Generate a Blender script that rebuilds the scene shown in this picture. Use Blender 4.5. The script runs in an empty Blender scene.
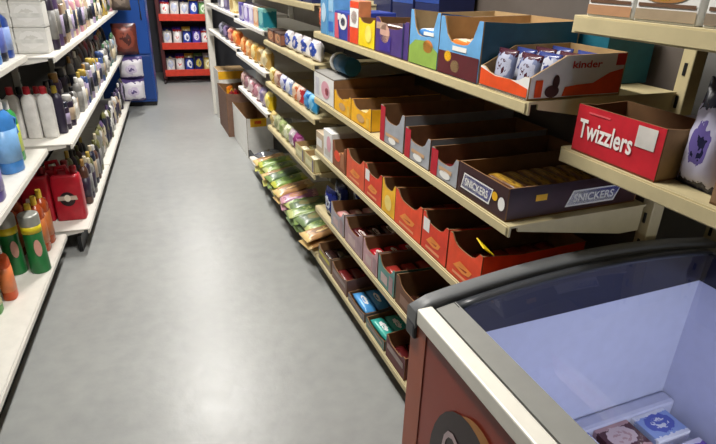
import bpy, bmesh, math, random
from mathutils import Vector, Matrix, Euler
rnd = random.Random(11)
S = bpy.context.scene
COL = S.collection
PI = math.pi

# ------------------------------------------------------------------ materials
def lin(h):
    h = h.lstrip('#')
    o = []
    for i in (0, 2, 4):
        v = int(h[i:i+2], 16) / 255
        o.append(v / 12.92 if v <= .04045 else ((v + .055) / 1.055) ** 2.4)
    return (*o, 1)
_M = {}
def mat(hexc, rough=.5, metal=0., var=.12, scale=25, spec=.5, bump=0., coat=0.):
    k = (hexc, rough, metal, var, scale, spec, bump, coat)
    if k in _M: return _M[k]
    m = bpy.data.materials.new('surface ' + hexc); m.use_nodes = True
    nt = m.node_tree; b = nt.nodes['Principled BSDF']
    b.inputs['Roughness'].default_value = rough
    b.inputs['Metallic'].default_value = metal
    b.inputs['Specular IOR Level'].default_value = spec
    b.inputs['Coat Weight'].default_value = coat
    c = lin(hexc)
    tc = nt.nodes.new('ShaderNodeTexCoord'); n = nt.nodes.new('ShaderNodeTexNoise')
    n.inputs['Scale'].default_value = scale; n.inputs['Detail'].default_value = 3
    nt.links.new(tc.outputs['Object'], n.inputs['Vector'])
    r = nt.nodes.new('ShaderNodeValToRGB')
    r.color_ramp.elements[0].position = .3; r.color_ramp.elements[1].position = .7
    r.color_ramp.elements[0].color = tuple(x * (1 - var) for x in c[:3]) + (1,)
    r.color_ramp.elements[1].color = tuple(min(1, x * (1 + var)) for x in c[:3]) + (1,)
    nt.links.new(n.outputs['Fac'], r.inputs['Fac']); nt.links.new(r.outputs['Color'], b.inputs['Base Color'])
    if bump:
        bp = nt.nodes.new('ShaderNodeBump'); bp.inputs['Strength'].default_value = bump; bp.inputs['Distance'].default_value = .01
        nt.links.new(n.outputs['Fac'], bp.inputs['Height']); nt.links.new(bp.outputs['Normal'], b.inputs['Normal'])
    _M[k] = m
    return m
def printed(base, band, accent, axes='xz', rough=.35, seed=0, cy=.55, r=.33, b0=.12, b1=.86):
    """packaging print: base colour, end bands, an accent blotch in the middle (from the mesh's own box)"""
    k = ('p', base, band, accent, axes, rough, seed, cy, r, b0, b1)
    if k in _M: return _M[k]
    m = bpy.data.materials.new('print ' + base); m.use_nodes = True
    nt = m.node_tree; N = nt.nodes; L = nt.links; bs = N['Principled BSDF']
    bs.inputs['Roughness'].default_value = rough
    tc = N.new('ShaderNodeTexCoord'); sp = N.new('ShaderNodeSeparateXYZ'); L.new(tc.outputs['Generated'], sp.inputs[0])
    u = sp.outputs['XYZ'.index(axes[0].upper())]; v = sp.outputs['XYZ'.index(axes[1].upper())]
    nz = N.new('ShaderNodeTexNoise'); nz.inputs['Scale'].default_value = 4 + seed; nz.inputs['Detail'].default_value = 2
    ad = N.new('ShaderNodeVectorMath'); ad.operation = 'ADD'; ad.inputs[1].default_value = (seed * 3.7, seed, 0)
    L.new(tc.outputs['Generated'], ad.inputs[0]); L.new(ad.outputs[0], nz.inputs['Vector'])
    def mth(op, a, b):
        x = N.new('ShaderNodeMath'); x.operation = op
        for i, q in enumerate((a, b)):
            if isinstance(q, (int, float)): x.inputs[i].default_value = q
            else: L.new(q, x.inputs[i])
        return x.outputs[0]
    wob = mth('MULTIPLY', mth('SUBTRACT', nz.outputs['Fac'], .5), .28)
    vv = mth('ADD', v, wob)
    bandf = mth('MAXIMUM', mth('LESS_THAN', vv, b0), mth('GREATER_THAN', vv, b1))
    du = mth('MULTIPLY', mth('SUBTRACT', u, .5), .85); dv = mth('SUBTRACT', vv, cy)
    dist = mth('SQRT', mth('ADD', mth('MULTIPLY', du, du), mth('MULTIPLY', dv, dv)), 0)
    acf = mth('LESS_THAN', dist, r)
    inner = mth('MULTIPLY', mth('LESS_THAN', dist, r * .62), mth('GREATER_THAN', nz.outputs['Fac'], .52))
    def mix(f, a, b):
        x = N.new('ShaderNodeMix'); x.data_type = 'RGBA'; L.new(f, x.inputs['Factor'])
        for nm, q in ((6, a), (7, b)):
            if isinstance(q, str): x.inputs[nm].default_value = lin(q)
            else: L.new(q, x.inputs[nm])
        return x.outputs[2]
    c = mix(bandf, base, band); c = mix(acf, c, accent); c = mix(inner, c, band)
    L.new(c, bs.inputs['Base Color'])
    _M[k] = m
    return m
def emis(hexc, st):
    m = bpy.data.materials.new('lamp glow'); m.use_nodes = True
    nt = m.node_tree; nt.nodes.remove(nt.nodes['Principled BSDF'])
    e = nt.nodes.new('ShaderNodeEmission'); e.inputs[0].default_value = lin(hexc); e.inputs[1].default_value = st
    nt.links.new(e.outputs[0], nt.nodes['Material Output'].inputs[0]); return m
def glassm():
    m = bpy.data.materials.new('thin glass'); m.use_nodes = True
    nt = m.node_tree; nt.nodes.remove(nt.nodes['Principled BSDF'])
    t = nt.nodes.new('ShaderNodeBsdfTransparent'); t.inputs[0].default_value = (.93, .95, .98, 1)
    g = nt.nodes.new('ShaderNodeBsdfGlossy'); g.inputs['Roughness'].default_value = .04
    f = nt.nodes.new('ShaderNodeFresnel'); f.inputs['IOR'].default_value = 1.45
    mx = nt.nodes.new('ShaderNodeMixShader')
    nt.links.new(f.outputs[0], mx.inputs[0]); nt.links.new(t.outputs[0], mx.inputs[1]); nt.links.new(g.outputs[0], mx.inputs[2])
    nt.links.new(mx.outputs[0], nt.nodes['Material Output'].inputs[0]); return m

# ------------------------------------------------------------------ mesh builder
_T = {}
def text_polys(s, bold=.0):
    if (s, bold) in _T: return _T[(s, bold)]
    cu = bpy.data.curves.new('lettering', 'FONT'); cu.body = s; cu.size = 1; cu.offset = bold; cu.resolution_u = 3
    ob = bpy.data.objects.new('lettering', cu); COL.objects.link(ob)
    dg = bpy.context.evaluated_depsgraph_get(); me = bpy.data.meshes.new_from_object(ob.evaluated_get(dg))
    vs = [tuple(v.co) for v in me.vertices]; fs = [tuple(p.vertices) for p in me.polygons]
    bpy.data.objects.remove(ob); bpy.data.meshes.remove(me); bpy.data.curves.remove(cu)
    x0 = min(v[0] for v in vs); x1 = max(v[0] for v in vs); y0 = min(v[1] for v in vs); y1 = max(v[1] for v in vs)
    vs = [((v[0] - x0) / (x1 - x0) - .5, (v[1] - y0) / (y1 - y0) - .5) for v in vs]
    _T[(s, bold)] = (vs, fs); return vs, fs
class MB:
    def __init__(s): s.bm = bmesh.new(); s.mats = []; s.smooth = []
    def mi(s, m):
        if m not in s.mats: s.mats.append(m)
        return s.mats.index(m)
    def face(s, pts, m):
        f = s.bm.faces.new([s.bm.verts.new(p) for p in pts]); f.material_index = s.mi(m); return f
    def box(s, x0, x1, y0, y1, z0, z1, m, bev=0., top=None):
        r = bmesh.ops.create_cube(s.bm, size=1)['verts']
        for v in r: v.co = Vector(((x0 + x1) / 2 + v.co.x * (x1 - x0), (y0 + y1) / 2 + v.co.y * (y1 - y0), (z0 + z1) / 2 + v.co.z * (z1 - z0)))
        fs = {f for v in r for f in v.link_faces}
        for f in fs:
            f.material_index = s.mi(m)
            if top and f.normal.z > .5: f.material_index = s.mi(top)
        if bev:
            es = list({e for v in r for e in v.link_edges})
            bmesh.ops.bevel(s.bm, geom=es, offset=bev, segments=2, affect='EDGES', profile=.5)
        return s
    def prism(s, pts, vec, ma, mb=None, ms=None):
        """polygon pts (3d) extruded by vec; ma near face, mb far face, ms sides"""
        vec = Vector(vec); a = [s.bm.verts.new(p) for p in pts]; b = [s.bm.verts.new(Vector(p) + vec) for p in pts]
        f = s.bm.faces.new(a); f.material_index = s.mi(ma)
        f = s.bm.faces.new(b[::-1]); f.material_index = s.mi(mb or ma)
        for i in range(len(a)):
            j = (i + 1) % len(a); f = s.bm.faces.new([a[i], b[i], b[j], a[j]]); f.material_index = s.mi(ms or ma)
        return s
    def loft(s, rings, m, cap=True, close=True):
        R = [[s.bm.verts.new(p) for p in r] for r in rings]; n = len(R[0])
        for i in range(len(R) - 1):
            mm = m[i] if isinstance(m, list) else m
            for j in range(n if close else n - 1):
                k = (j + 1) % n
                f = s.bm.faces.new([R[i][j], R[i][k], R[i+1][k], R[i+1][j]]); f.material_index = s.mi(mm); f.smooth = True
        if cap:
            f = s.bm.faces.new(R[0][::-1]); f.material_index = s.mi(m[0] if isinstance(m, list) else m)
            f = s.bm.faces.new(R[-1]); f.material_index = s.mi(m[-1] if isinstance(m, list) else m)
        return s
    def lathe(s, prof, m, seg=14, cx=0, cy=0, sx=1., sy=1., sq=0.):
        rings = []
        for r, z in prof:
            ring = []
            for i in range(seg):
                a = 2 * PI * i / seg; c, q = math.cos(a), math.sin(a)
                if sq:
                    e = 1 - sq; c = math.copysign(abs(c) ** e, c); q = math.copysign(abs(q) ** e, q)
                ring.append((cx + r * sx * c, cy + r * sy * q, z))
            rings.append(ring)
        return s.loft(rings, m)
    def tube(s, pts, r, m, seg=7, closed=False):
        pts = [Vector(p) for p in pts]; rings = []
        n = len(pts)
        for i, p in enumerate(pts):
            d = (pts[min(i + 1, n - 1)] - pts[max(i - 1, 0)]).normalized()
            u = d.cross(Vector((0, 0, 1)))
            if u.length < .05: u = d.cross(Vector((0, 1, 0)))
            u.normalize(); w = d.cross(u)
            rings.append([p + u * r * math.cos(2*PI*k/seg) + w * r * math.sin(2*PI*k/seg) for k in range(seg)])
        return s.loft(rings, m)
    def text(s, t, c, ux, uz, w, h, m, bold=.02):
        vs, fs = text_polys(t, bold); c = Vector(c); ux = Vector(ux); uz = Vector(uz)
        V = [s.bm.verts.new(c + ux * (v[0] * w) + uz * (v[1] * h)) for v in vs]
        for f in fs:
            try: q = s.bm.faces.new([V[i] for i in f]); q.material_index = s.mi(m)
            except ValueError: pass
        return s
    def mesh(s, name):
        me = bpy.data.meshes.new(name); bmesh.ops.recalc_face_normals(s.bm, faces=s.bm.faces)
        s.bm.to_mesh(me); s.bm.free()
        for m in s.mats: me.materials.append(m)
        return me

# ------------------------------------------------------------------ object tree
def Nd(name, mb=None, *kids, label=None, kind=None):
    return dict(name=name, mesh=mb.mesh(name) if isinstance(mb, MB) else mb, kids=kids, label=label, kind=kind)
_cache = {}
def cached(key, fn):
    if key not in _cache: _cache[key] = fn()
    return _cache[key]
LABELS = {}
def inst(nd, loc, rot=(0, 0, 0), label=None, cat=None, group=None, kind=None, parent=None):
    o = bpy.data.objects.new(nd['name'], nd['mesh']); COL.objects.link(o)
    if parent: o.parent = parent
    else:
        o.location = loc; o.rotation_euler = rot
    if label:
        o['label'] = label
        LABELS.setdefault(label, []).append((o.name, group))
    if cat: o['category'] = cat
    if group: o['group'] = group
    if kind or nd['kind']: o['kind'] = kind or nd['kind']
    if nd['label'] and parent: o['label'] = nd['label']
    for k in nd['kids']: inst(k, None, parent=o)
    return o

# ------------------------------------------------------------------ frames
A = math.radians(4.39)
DV = Vector((-math.sin(A), math.cos(A), 0)); NV = Vector((math.cos(A), math.sin(A), 0)); OV = Vector((.797, .062, 0))
RR = A - PI / 2                                   # items that face the aisle from the right-hand shelving
def P(t, s, z): return OV + NV * t + DV * s + Vector((0, 0, z))
LR = PI / 2                                       # items that face the aisle from the left-hand shelving

# ------------------------------------------------------------------ palette
CARD = mat('#7d5a38', .85); CARDL = mat('#a98a5e', .85); CREAM = mat('#c6b88e', .5, var=.05); WHITEM = mat('#dedbd2', .4, var=.04)
RED = mat('#c01f2b', .45); ORANGE = mat('#e8481c', .45); YELLOW = mat('#f2b81a', .45); WHITE = mat('#ecebe6', .5, var=.04)
BROWN = mat('#3f2220', .5); MAROON = mat('#5a1c22', .5); GREYC = mat('#a9abb0', .55); NAVY = mat('#1c2450', .4); BLUE = mat('#2f6fc4', .4)
TEAL = mat('#2a8f9a', .45); PURPLE = mat('#4a3478', .4); GREEN = mat('#3f8a3c', .45); PINK = mat('#e3a7b4', .45); SKY = mat('#6aa7d8', .4)
BLACK = mat('#141416', .5); SILVER = mat('#b9bcc4', .25, .6); GOLD = mat('#b98a34', .3, .4); PALEY = mat('#d9cf9a', .5); LILAC = mat('#a99ac9', .4)
DKGREY = mat('#2c2c30', .5); OLIVE = mat('#6f8d48', .35); GREYM = mat('#83847f', .35, var=.05)

# ------------------------------------------------------------------ room
def struct(name, mb):
    o = bpy.data.objects.new(name, mb.mesh(name)); COL.objects.link(o); o['kind'] = 'structure'; return o
def floor_mat():
    m = bpy.data.materials.new('painted concrete'); m.use_nodes = True
    nt = m.node_tree; N = nt.nodes; L = nt.links; b = N['Principled BSDF']
    tc = N.new('ShaderNodeTexCoord')
    n1 = N.new('ShaderNodeTexNoise'); n1.inputs['Scale'].default_value = 1.3; n1.inputs['Detail'].default_value = 5
    n2 = N.new('ShaderNodeTexNoise'); n2.inputs['Scale'].default_value = 14; n2.inputs['Detail'].default_value = 6
    for n in (n1, n2): L.new(tc.outputs['Object'], n.inputs['Vector'])
    r = N.new('ShaderNodeValToRGB'); r.color_ramp.elements[0].position = .3; r.color_ramp.elements[1].position = .72
    r.color_ramp.elements[0].color = lin('#8a8c8b'); r.color_ramp.elements[1].color = lin('#9c9e9b')
    mx = N.new('ShaderNodeMath'); mx.operation = 'MULTIPLY_ADD'; mx.inputs[1].default_value = .5
    hf = N.new('ShaderNodeMath'); hf.operation = 'MULTIPLY'; hf.inputs[1].default_value = .5
    L.new(n2.outputs['Fac'], hf.inputs[0]); L.new(n1.outputs['Fac'], mx.inputs[0]); L.new(hf.outputs[0], mx.inputs[2])
    L.new(mx.outputs[0], r.inputs['Fac']); L.new(r.outputs['Color'], b.inputs['Base Color'])
    rr = N.new('ShaderNodeMapRange'); rr.inputs[3].default_value = .26; rr.inputs[4].default_value = .46
    L.new(mx.outputs[0], rr.inputs[0]); L.new(rr.outputs[0], b.inputs['Roughness'])
    b.inputs['Specular IOR Level'].default_value = .55
    bp = N.new('ShaderNodeBump'); bp.inputs['Strength'].default_value = .12; bp.inputs['Distance'].default_value = .01
    L.new(n2.outputs['Fac'], bp.inputs['Height']); L.new(bp.outputs[0], b.inputs['Normal'])
    return m
X0, X1, Y0, Y1, ZC = -2.4, 2.6, -2.6, 9.6, 2.8
struct('floor', MB().box(X0 - .1, X1 + .1, Y0 - .1, Y1 + .1, -.1, 0, floor_mat()))
struct('ceiling', MB().box(X0 - .1, X1 + .1, Y0 - .1, Y1 + .1, ZC, ZC + .1, mat('#c9c8c2', .9, var=.03)))
wm = mat('#8d8b86', .85, var=.05, scale=3)
struct('wall_left', MB().box(X0 - .1, X0, Y0, Y1, 0, ZC, wm)); struct('wall_right', MB().box(X1, X1 + .1, Y0, Y1, 0, ZC, wm))
struct('wall_back', MB().box(X0, X1, Y1, Y1 + .1, 0, ZC, mat('#56565c', .85, var=.05, scale=3))); struct('wall_front', MB().box(X0, X1, Y0 - .1, Y0, 0, ZC, wm))

def lamp_fixture(x, y, e, label):
    h = MB().box(-.09, .09, -.62, .62, -.055, 0, WHITEM, .008)
    t1 = MB(); t1.tube([(-.04, -.58, -.075), (-.04, .58, -.075)], .013, emis('#fff3dc', 9), 8)
    t2 = MB(); t2.tube([(.04, -.58, -.075), (.04, .58, -.075)], .013, emis('#fff3dc', 9), 8)
    nd = Nd('ceiling_light', None, Nd('housing', h), Nd('fluorescent_tube', t1), Nd('fluorescent_tube', t2))
    inst(nd, (x, y, ZC), label=label, cat='lamp', group='fluorescent ceiling lights over the aisle')
    L = bpy.data.lights.new('tube light', 'AREA'); L.shape = 'RECTANGLE'; L.size = .16; L.size_y = 1.2; L.energy = e; L.color = (1, .97, .93)
    o = bpy.data.objects.new('tube_light', L); COL.objects.link(o); o.location = (x, y, ZC - .1)
LX = .0
for y, e, w in ((1.7, 62, 'above the near part of the aisle'), (4.6, 84, 'above the middle of the aisle'), (7.4, 66, 'above the far end of the aisle')):
    lamp_fixture(LX, y, e, 'twin-tube fluorescent light fixed to the ceiling ' + w)

# ------------------------------------------------------------------ shelving
def gondola(name, label, group, place, rotz, W, depth, shelves, back, metal, lip, top=2.0, base_h=.08, rail=True, ends=(True, False), base_t=.05, dark=None):
    """local: x along the run (0..W), y into the shelf (0 = front edge), z up. shelves = [(z_bottom, front_y, thickness)]"""
    kids = []
    kids.append(Nd('back_panel', MB().box(0, W, depth, depth + .02, 0, top, back)))
    k = MB().box(.0, W, base_t, base_t + .02, 0, base_h, dark or BLACK); kids.append(Nd('kick_plate', k))
    for e, x in zip(ends, (0, W)):
        if e:
            u = MB().box(x - .018, x + .018, depth - .045, depth - .002, 0, top, metal, .003)
            for i in range(int(top / .08)):
                u.box(x - .004, x + .004, depth - .047, depth - .0445, .06 + i * .08, .09 + i * .08, BLACK)
            kids.append(Nd('upright', u))
    for z, fy, th, *xs in shelves:
        xa = xs[0] if xs else .002
        b = MB().box(xa, W - .002, fy + .004, depth - .05, z + th - .006, z + th, metal)
        b.box(xa, W - .002, fy, fy + .006, z, z + th, lip, .001)
        sk = [Nd('price_rail', MB().box(xa + .008, W - .01, fy - .004, fy - .0005, z + .004, z + th - .004, lip))] if rail else []
        for x in (xa + .004, W - .012):
            br = MB().prism([(x, fy + .03, z + th - .007), (x, depth - .052, z + th - .007), (x, depth - .052, z - .05), (x, depth - .12, z - .05), (x, fy + .03, z + th - .02)], (.005, 0, 0), metal)
            sk.append(Nd('bracket', br))
        kids.append(Nd('shelf', b, *sk))
    inst(Nd(name, None, *kids), place, (0, 0, rotz), label, 'shelving', group)

BACK = mat('#5b524b', .8, var=.04); BACKW = mat('#a9a79f', .7, var=.04)
G1 = 'right-hand run of shelving'
TH = .03
# near bay (open trays of bars); local x runs towards the camera, so the bay is placed at its far end
def rbay(label, s0, s1, shelves, back, metal, lip, **k):
    gondola('shelving_bay', label, G1, P(0, s1, 0), RR, s1 - s0, k.pop('depth', .5), shelves, back, metal, lip, **k)
rbay('cream shelving bay of five shelves crowded with open trays of chocolate bars', .965, 2.55,
     [(1.27, 0, TH), (.965, 0, TH), (.70, 0, TH), (.385, 0, TH), (.09, 0, TH)], BACK, CREAM, CREAM, ends=(False, True))
B2S = [(1.385, 0, TH), (1.115, 0, TH), (.85, 0, TH), (.555, 0, TH), (.09, 0, TH)]
rbay('cream shelving bay with green snack bags spilling over its lowest shelf', 2.556, 3.63, B2S, BACK, CREAM, CREAM, ends=(False, True))
B3S = [(1.40, 0, TH), (1.165, 0, TH), (.90, 0, TH), (.625, 0, TH), (.09, 0, TH, .31)]
rbay('white-edged shelving bay with lilac and teal packets, beyond the green snack bags', 3.636, 4.70, B3S, BACKW, WHITEM, WHITEM, ends=(False, True))
B4S = [(1.42, 0, TH), (1.19, 0, TH), (.93, 0, TH)]
rbay('white shelving bay standing behind the cardboard boxes on the floor', 4.706, 5.75, B4S, BACKW, WHITEM, WHITEM, base_t=.44, ends=(False, True))
rbay('last white shelving bay of its run, ending in a tall white post', 5.756, 6.4, B4S, BACKW, WHITEM, WHITEM, base_t=.44, ends=(False, False))
pm = MB().box(-.035, .035, -.03, .03, 0, 2.0, WHITEM, .004)
inst(Nd('end_post', pm), P(.03, 6.5, 0), (0, 0, A), 'tall white post standing at the far end of the snack shelving', 'post')
# bay over the freezer, set back from the aisle
rbay('cream shelving above the freezer, holding the red liquorice box', -.35, .955,
     [(1.16, .1, .035), (1.447, .07, .035)], BACK, CREAM, CREAM, depth=.78, ends=(True, True), base_t=.75, top=2.0)
# post seen under the top shelf beside the packets

# left run
G2 = 'left-hand run of white shelving'
def lbay(label, y0, y1, xf, zs):
    # local x -> +Y, local y -> -X
    gondola('shelving_bay', label, G2, (xf, y0, 0), LR, y1 - y0, .52, [(z, 0, TH) for z in zs], mat('#45433f', .8, var=.04), WHITEM, WHITEM, ends=(True, False), base_h=.1)
lbay('white shelving bay beginning at the red jerrycans and white paper packs', 3.2, 4.4, -.627, (.115, .63, 1.09, 1.55))
lbay('white shelving bay midway along its run, between jerrycans and nappy pack', 4.406, 5.6, -.627, (.115, .63, 1.09, 1.55))
lbay('white shelving bay next to the blue cabinet', 5.606, 6.9, -.627, (.115, .63, 1.09, 1.55))
lbay('recessed white shelving bay holding blue detergent bottles and green canisters', 1.5, 3.16, -.74, (.115, .625, 1.11, 1.57))

# ------------------------------------------------------------------ packaging kinds
def deco(mb, w, d, items, eps=.0014):
    """printed patches: ('f'|'r'|'t', 'rect'|'oval'|'poly'|'text', ...) in metres from the face's lower middle"""
    for it in items:
        face, kind = it[0], it[1]
        if face == 'f': mp = lambda u, v: (u, -eps, v); ux, uz = (1, 0, 0), (0, 0, 1)
        elif face == 'r': mp = lambda u, v: (w / 2 + eps, d / 2 + u, v); ux, uz = (0, 1, 0), (0, 0, 1)
        if kind == 'rect': u0, v0, u1, v1, m = it[2:]; mb.face([mp(u0, v0), mp(u1, v0), mp(u1, v1), mp(u0, v1)], m)
        elif kind == 'oval':
            u, v, a, b, m = it[2:]; mb.face([mp(u + a * math.cos(2*PI*i/18), v + b * math.sin(2*PI*i/18)) for i in range(18)], m)
        elif kind == 'poly': pts, m = it[2:]; mb.face([mp(*p) for p in pts], m)
        elif kind == 'text': s, u, v, tw, th, m = it[2:]; e0 = eps; eps2 = eps + .0006; p = list(mp(u, v)); 
        if kind == 'text':
            if face == 'f': p[1] -= .0006
            else: p[0] += .0006
            mb.text(s, p, ux, uz, tw, th, m)
def tray(w, d, hf, hs, hb, outer, inner=None, dec=(), scoop=True, side=None, flap=None, name='display_tray', lid=None):
    inner = inner or CARD; side = side or outer; T = .004; mb = MB()
    mb.box(-w/2, w/2, 0, d, 0, T, inner)
    x0, x1 = -w/2, w/2
    if scoop:
        e = w * .16
        top = [(x1, hs), (x1 - e * .55, hs)] + [(x1 - e * .55 - (w - 1.1 * e) * (i / 8), hf + (hs - hf) * (abs(i - 4) / 4) ** 4) for i in range(1, 8)] + [(x0 + e * .55, hs), (x0, hs)]
    else: top = [(x1, hs), (x0, hs)]
    mb.prism([(x0, 0, 0), (x1, 0, 0)] + [(u, 0, v) for u, v in top], (0, T, 0), outer, inner, inner)
    mb.prism([(x0, d - T, T), (x1, d - T, T), (x1, d - T, hb), (x0, d - T, hb)], (0, T, 0), inner, outer, inner)
    for x, sg in ((x0, 1), (x1, -1)):
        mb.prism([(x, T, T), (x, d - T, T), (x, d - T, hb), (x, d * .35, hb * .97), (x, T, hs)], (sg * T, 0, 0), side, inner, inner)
    deco(mb, w, d, dec)
    kids = []
    if lid:
        f = MB().prism([(x0, .001, hs + .0015), (x1, .001, hs + .0015), (x1, d * .96, hb + .012), (x0, d * .96, hb + .012)], (0, 0, .004), lid)
        return Nd(name, None, Nd('carton', mb), Nd('lid_flap', f))
    if flap:
        f = MB().prism([(x0, d - .002, hb), (x1, d - .002, hb), (x1 - .01, d + flap[0] * .4, hb + flap[0]), (x0 + .01, d + flap[0] * .4, hb + flap[0])], (0, .003, 0), flap[1])
        kids.append(Nd('lid_flap', f))
        return Nd(name, None, Nd('carton', mb), *kids)
    return Nd(name, mb)
def carton(w, d, h, m, dec=(), name='carton_box', bev=.002, top=None):
    mb = MB().box(-w/2, w/2, 0, d, 0, h, m, bev, top); deco(mb, w, d, dec); return Nd(name, mb)
def bar(l, w, h, m, name='chocolate_bar'):
    """wrapped bar lying along x with crimped ends; base at z=0"""
    mb = MB(); rings = []
    for x, sw, sh in ((-.5, .92, .06), (-.43, .9, .12), (-.40, .96, .8), (-.3, 1, 1), (0, 1, 1), (.3, 1, 1), (.40, .96, .8), (.43, .9, .12), (.5, .92, .06)):
        a, b = w / 2 * sw, h / 2 * sh
        rings.append([(x * l, c * a, h / 2 + q * b) for c, q in ((-1, -.5), (-.7, -1), (.7, -1), (1, -.5), (1, .5), (.7, 1), (-.7, 1), (-1, .5))])
    mb.loft(rings, m); return Nd(name, mb)
def pouch(w, h, d, m, name='snack_bag', seed=0, crimp=None):
    """pillow pack standing on z=0: x width, y thickness, z height, flat crimped seals at both ends"""
    r = random.Random(seed); nx, nz = 9, 11; mb = MB()
    def th(i, j):
        u = abs(2 * i / (nx - 1) - 1); v = 2 * j / (nz - 1) - 1
        e = max(0, 1 - abs(v) ** 3.2)
        return d / 2 * (1 - u ** 2.6) ** .6 * e ** .7 + .0012
    wob = [[r.uniform(-1, 1) for _ in range(nz)] for _ in range(nx)]
    rings = []
    for j in range(nz):
        v = j / (nz - 1); sh = 1 - .05 * math.sin(PI * v) - .02 * math.sin(7 * v)
        F = [((2*i/(nx-1) - 1) * w / 2 * sh, -th(i, j) * (1 + .16 * wob[i][j]), v * h) for i in range(nx)]
        B = [((2*i/(nx-1) - 1) * w / 2 * sh, th(i, j) * (1 + .16 * wob[i][(j * 3) % nz]), v * h) for i in range(nx - 1, -1, -1)]
        rings.append(F + B)
    mb.loft(rings, m); body = mb
    if not crimp: return Nd(name, body)
    c = MB()
    for z0, z1 in ((0, h * .05), (h * .95, h)):
        n = 12
        for k in range(n):
            a = -w / 2 + w * k / n; c.box(a + .001, a + w / n - .001, -.003, .003, z0, z1, crimp)
    return Nd(name, None, Nd('pouch', body), Nd('crimped_seal', c))
def bottle(r, h, body, cap, lab=None, sy=.62, neck=.36, sh=.74, sq=.25, capc=.14, name='bottle', handle=False, waist=0.):
    hc = h * (1 - capc); zs = h * sh
    b = MB().lathe([(r * .9, 0), (r, .008), (r, zs * .25), (r * (1 - waist), zs * .55), (r, zs * .85), (r * .97, zs), (r * .8, zs + (hc - zs) * .45), (r * (neck + .1), zs + (hc - zs) * .85), (r * neck, hc)], body, 16, sy=sy, sq=sq)
    kids = [Nd('body', b)]
    rn = r * (neck + .06); k = max(sy, .8)
    c = MB().lathe([(rn, hc - .004), (rn * 1.02, hc + .002), (rn, h - .006), (rn * .85, h)], cap, 14, sy=k)
    kids.append(Nd('cap', c))
    if lab:
        e = 1.018
        l = MB().lathe([(r * e * (1 - waist * .5), zs * .22), (r * e * (1 - waist), zs * .5), (r * e * (1 - waist * .3), zs * .82)], lab, 16, sy=sy * 1.02, sq=sq)
        kids.append(Nd('label', l))
    if handle:
        hb = MB(); hb.tube([(r * .75, 0, zs * .6), (r * 1.35, 0, zs * .7), (r * 1.35, 0, zs * .95), (r * .6, 0, zs * 1.06)], r * .17, body)
        kids.append(Nd('handle', hb))
    return Nd(name, None, *kids)
def spray_can(r, h, body, lid, band=None, name='aerosol_can'):
    kids = [Nd('body', MB().lathe([(r * .96, 0), (r, .006), (r, h * .76), (r * .9, h * .8)], body, 16)),
            Nd('cap', MB().lathe([(r * .84, h * .795), (r * .84, h * .97), (r * .7, h)], lid, 14))]
    if band: kids.append(Nd('label', MB().lathe([(r * 1.015, h * .2), (r * 1.015, h * .6)], band, 16)))
    return Nd(name, None, *kids)
ORD = ['first', 'second', 'third', 'fourth', 'fifth', 'sixth', 'seventh', 'eighth', 'ninth', 'tenth']

# ------------------------------------------------------------------ right run, near bay
def rput(nd, t, s, z, label, cat, group=None, dr=0., rx=0.):
    return inst(nd, P(t, s, z), (rx, 0, RR + dr), label, cat, group)
def fill(sc, t0, w, d, z, l, bw, bh, m, label, cat='chocolate bar', layers=1, along='x', name='chocolate_bar', maxrows=99, top_extra=2, zoff=.006):
    """bars laid in rows inside a tray whose front is at t0"""
    nd = cached(('bar', l, bw, bh, m.name, name), lambda: bar(l, bw, bh, m, name))
    W, D = w - .014, d - .02
    a, b = (l, bw) if along == 'x' else (bw, l)
    nx = max(1, int(W // (a + .002))); ny = min(maxrows, max(1, int(D // (b + .002))))
    for k in range(layers):
        for i in range(nx):
            for j in range(ny):
                x = (i - (nx - 1) / 2) * (W / nx); y = .010 + (j + .5) * (D / ny)
                if k == layers - 1 and rnd.random() < .22 and layers > 1: continue
                rz = (0 if along == 'x' else PI / 2) + rnd.uniform(-.035, .035)
                p = P(t0 + y, sc - x, z + zoff + k * (bh + .002))
                inst(nd, p, (0, 0, RR + rz), label, cat, label.replace('bar lying', 'bars').replace('packet lying', 'packets')[:80])

zA, zB, zC, zD, zE = 1.3005, .9955, .7305, .4155, .1205
# shelf A -------------------------------------------------
KO = mat('#e8521d', .4); KR = mat('#c8312a', .45)
D = .27; W = .19
kt = tray(W, D, .035, .05, .098, WHITE, CARDL, side=WHITE, dec=[
    ('f', 'poly', [(-.093, .006), (.093, .006), (.093, .026), (.03, .036), (-.03, .034), (-.093, .046)], KO),
    ('r', 'poly', [(-.04, .006), (.13, .006), (.13, .062), (.09, .054), (.045, .032), (.0, .030), (-.035, .026)], KO),
    ('r', 'rect', -.118, .006, -.098, .044, KO), ('r', 'rect', .104, .07, .132, .096, KR),
    ('r', 'oval', -.07, .018, .020, .014, BROWN), ('r', 'oval', -.062, .038, .010, .016, BROWN),
    ('r', 'text', 'kinder', .02, .075, .085, .016, KR)])
rput(kt, .0, 1.072, zA, 'white and orange open carton of silver-wrapped bars on the shelf corner', 'display tray')
sb = printed('#a9b0c8', '#34407c', '#c8cad6', 'xz', .25, 2)
for i in range(4):
    for j in range(2):
        nd = cached(('kp', i % 2), lambda: pouch(.075, .088, .022, sb if i % 2 else printed('#7c86a8', '#4a2430', '#b4b8cc', 'xz', .25, 4), 'wrapped_bar', 3 + i))
        rput(nd, .03 + .055 * i, 1.028 + .088 * j + .004 * (i % 2), zA + .006, 'silver, blue and dark red wrapped bars standing in the white and orange carton', 'chocolate bar', 'wrapped bars in the white and orange carton', rnd.uniform(-.08, .08), -.12)
BM = printed('#2f7fc0', '#4d1a24', '#8fbfe0', 'xz', .4, 1, .7, .18, .42, 2)
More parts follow.
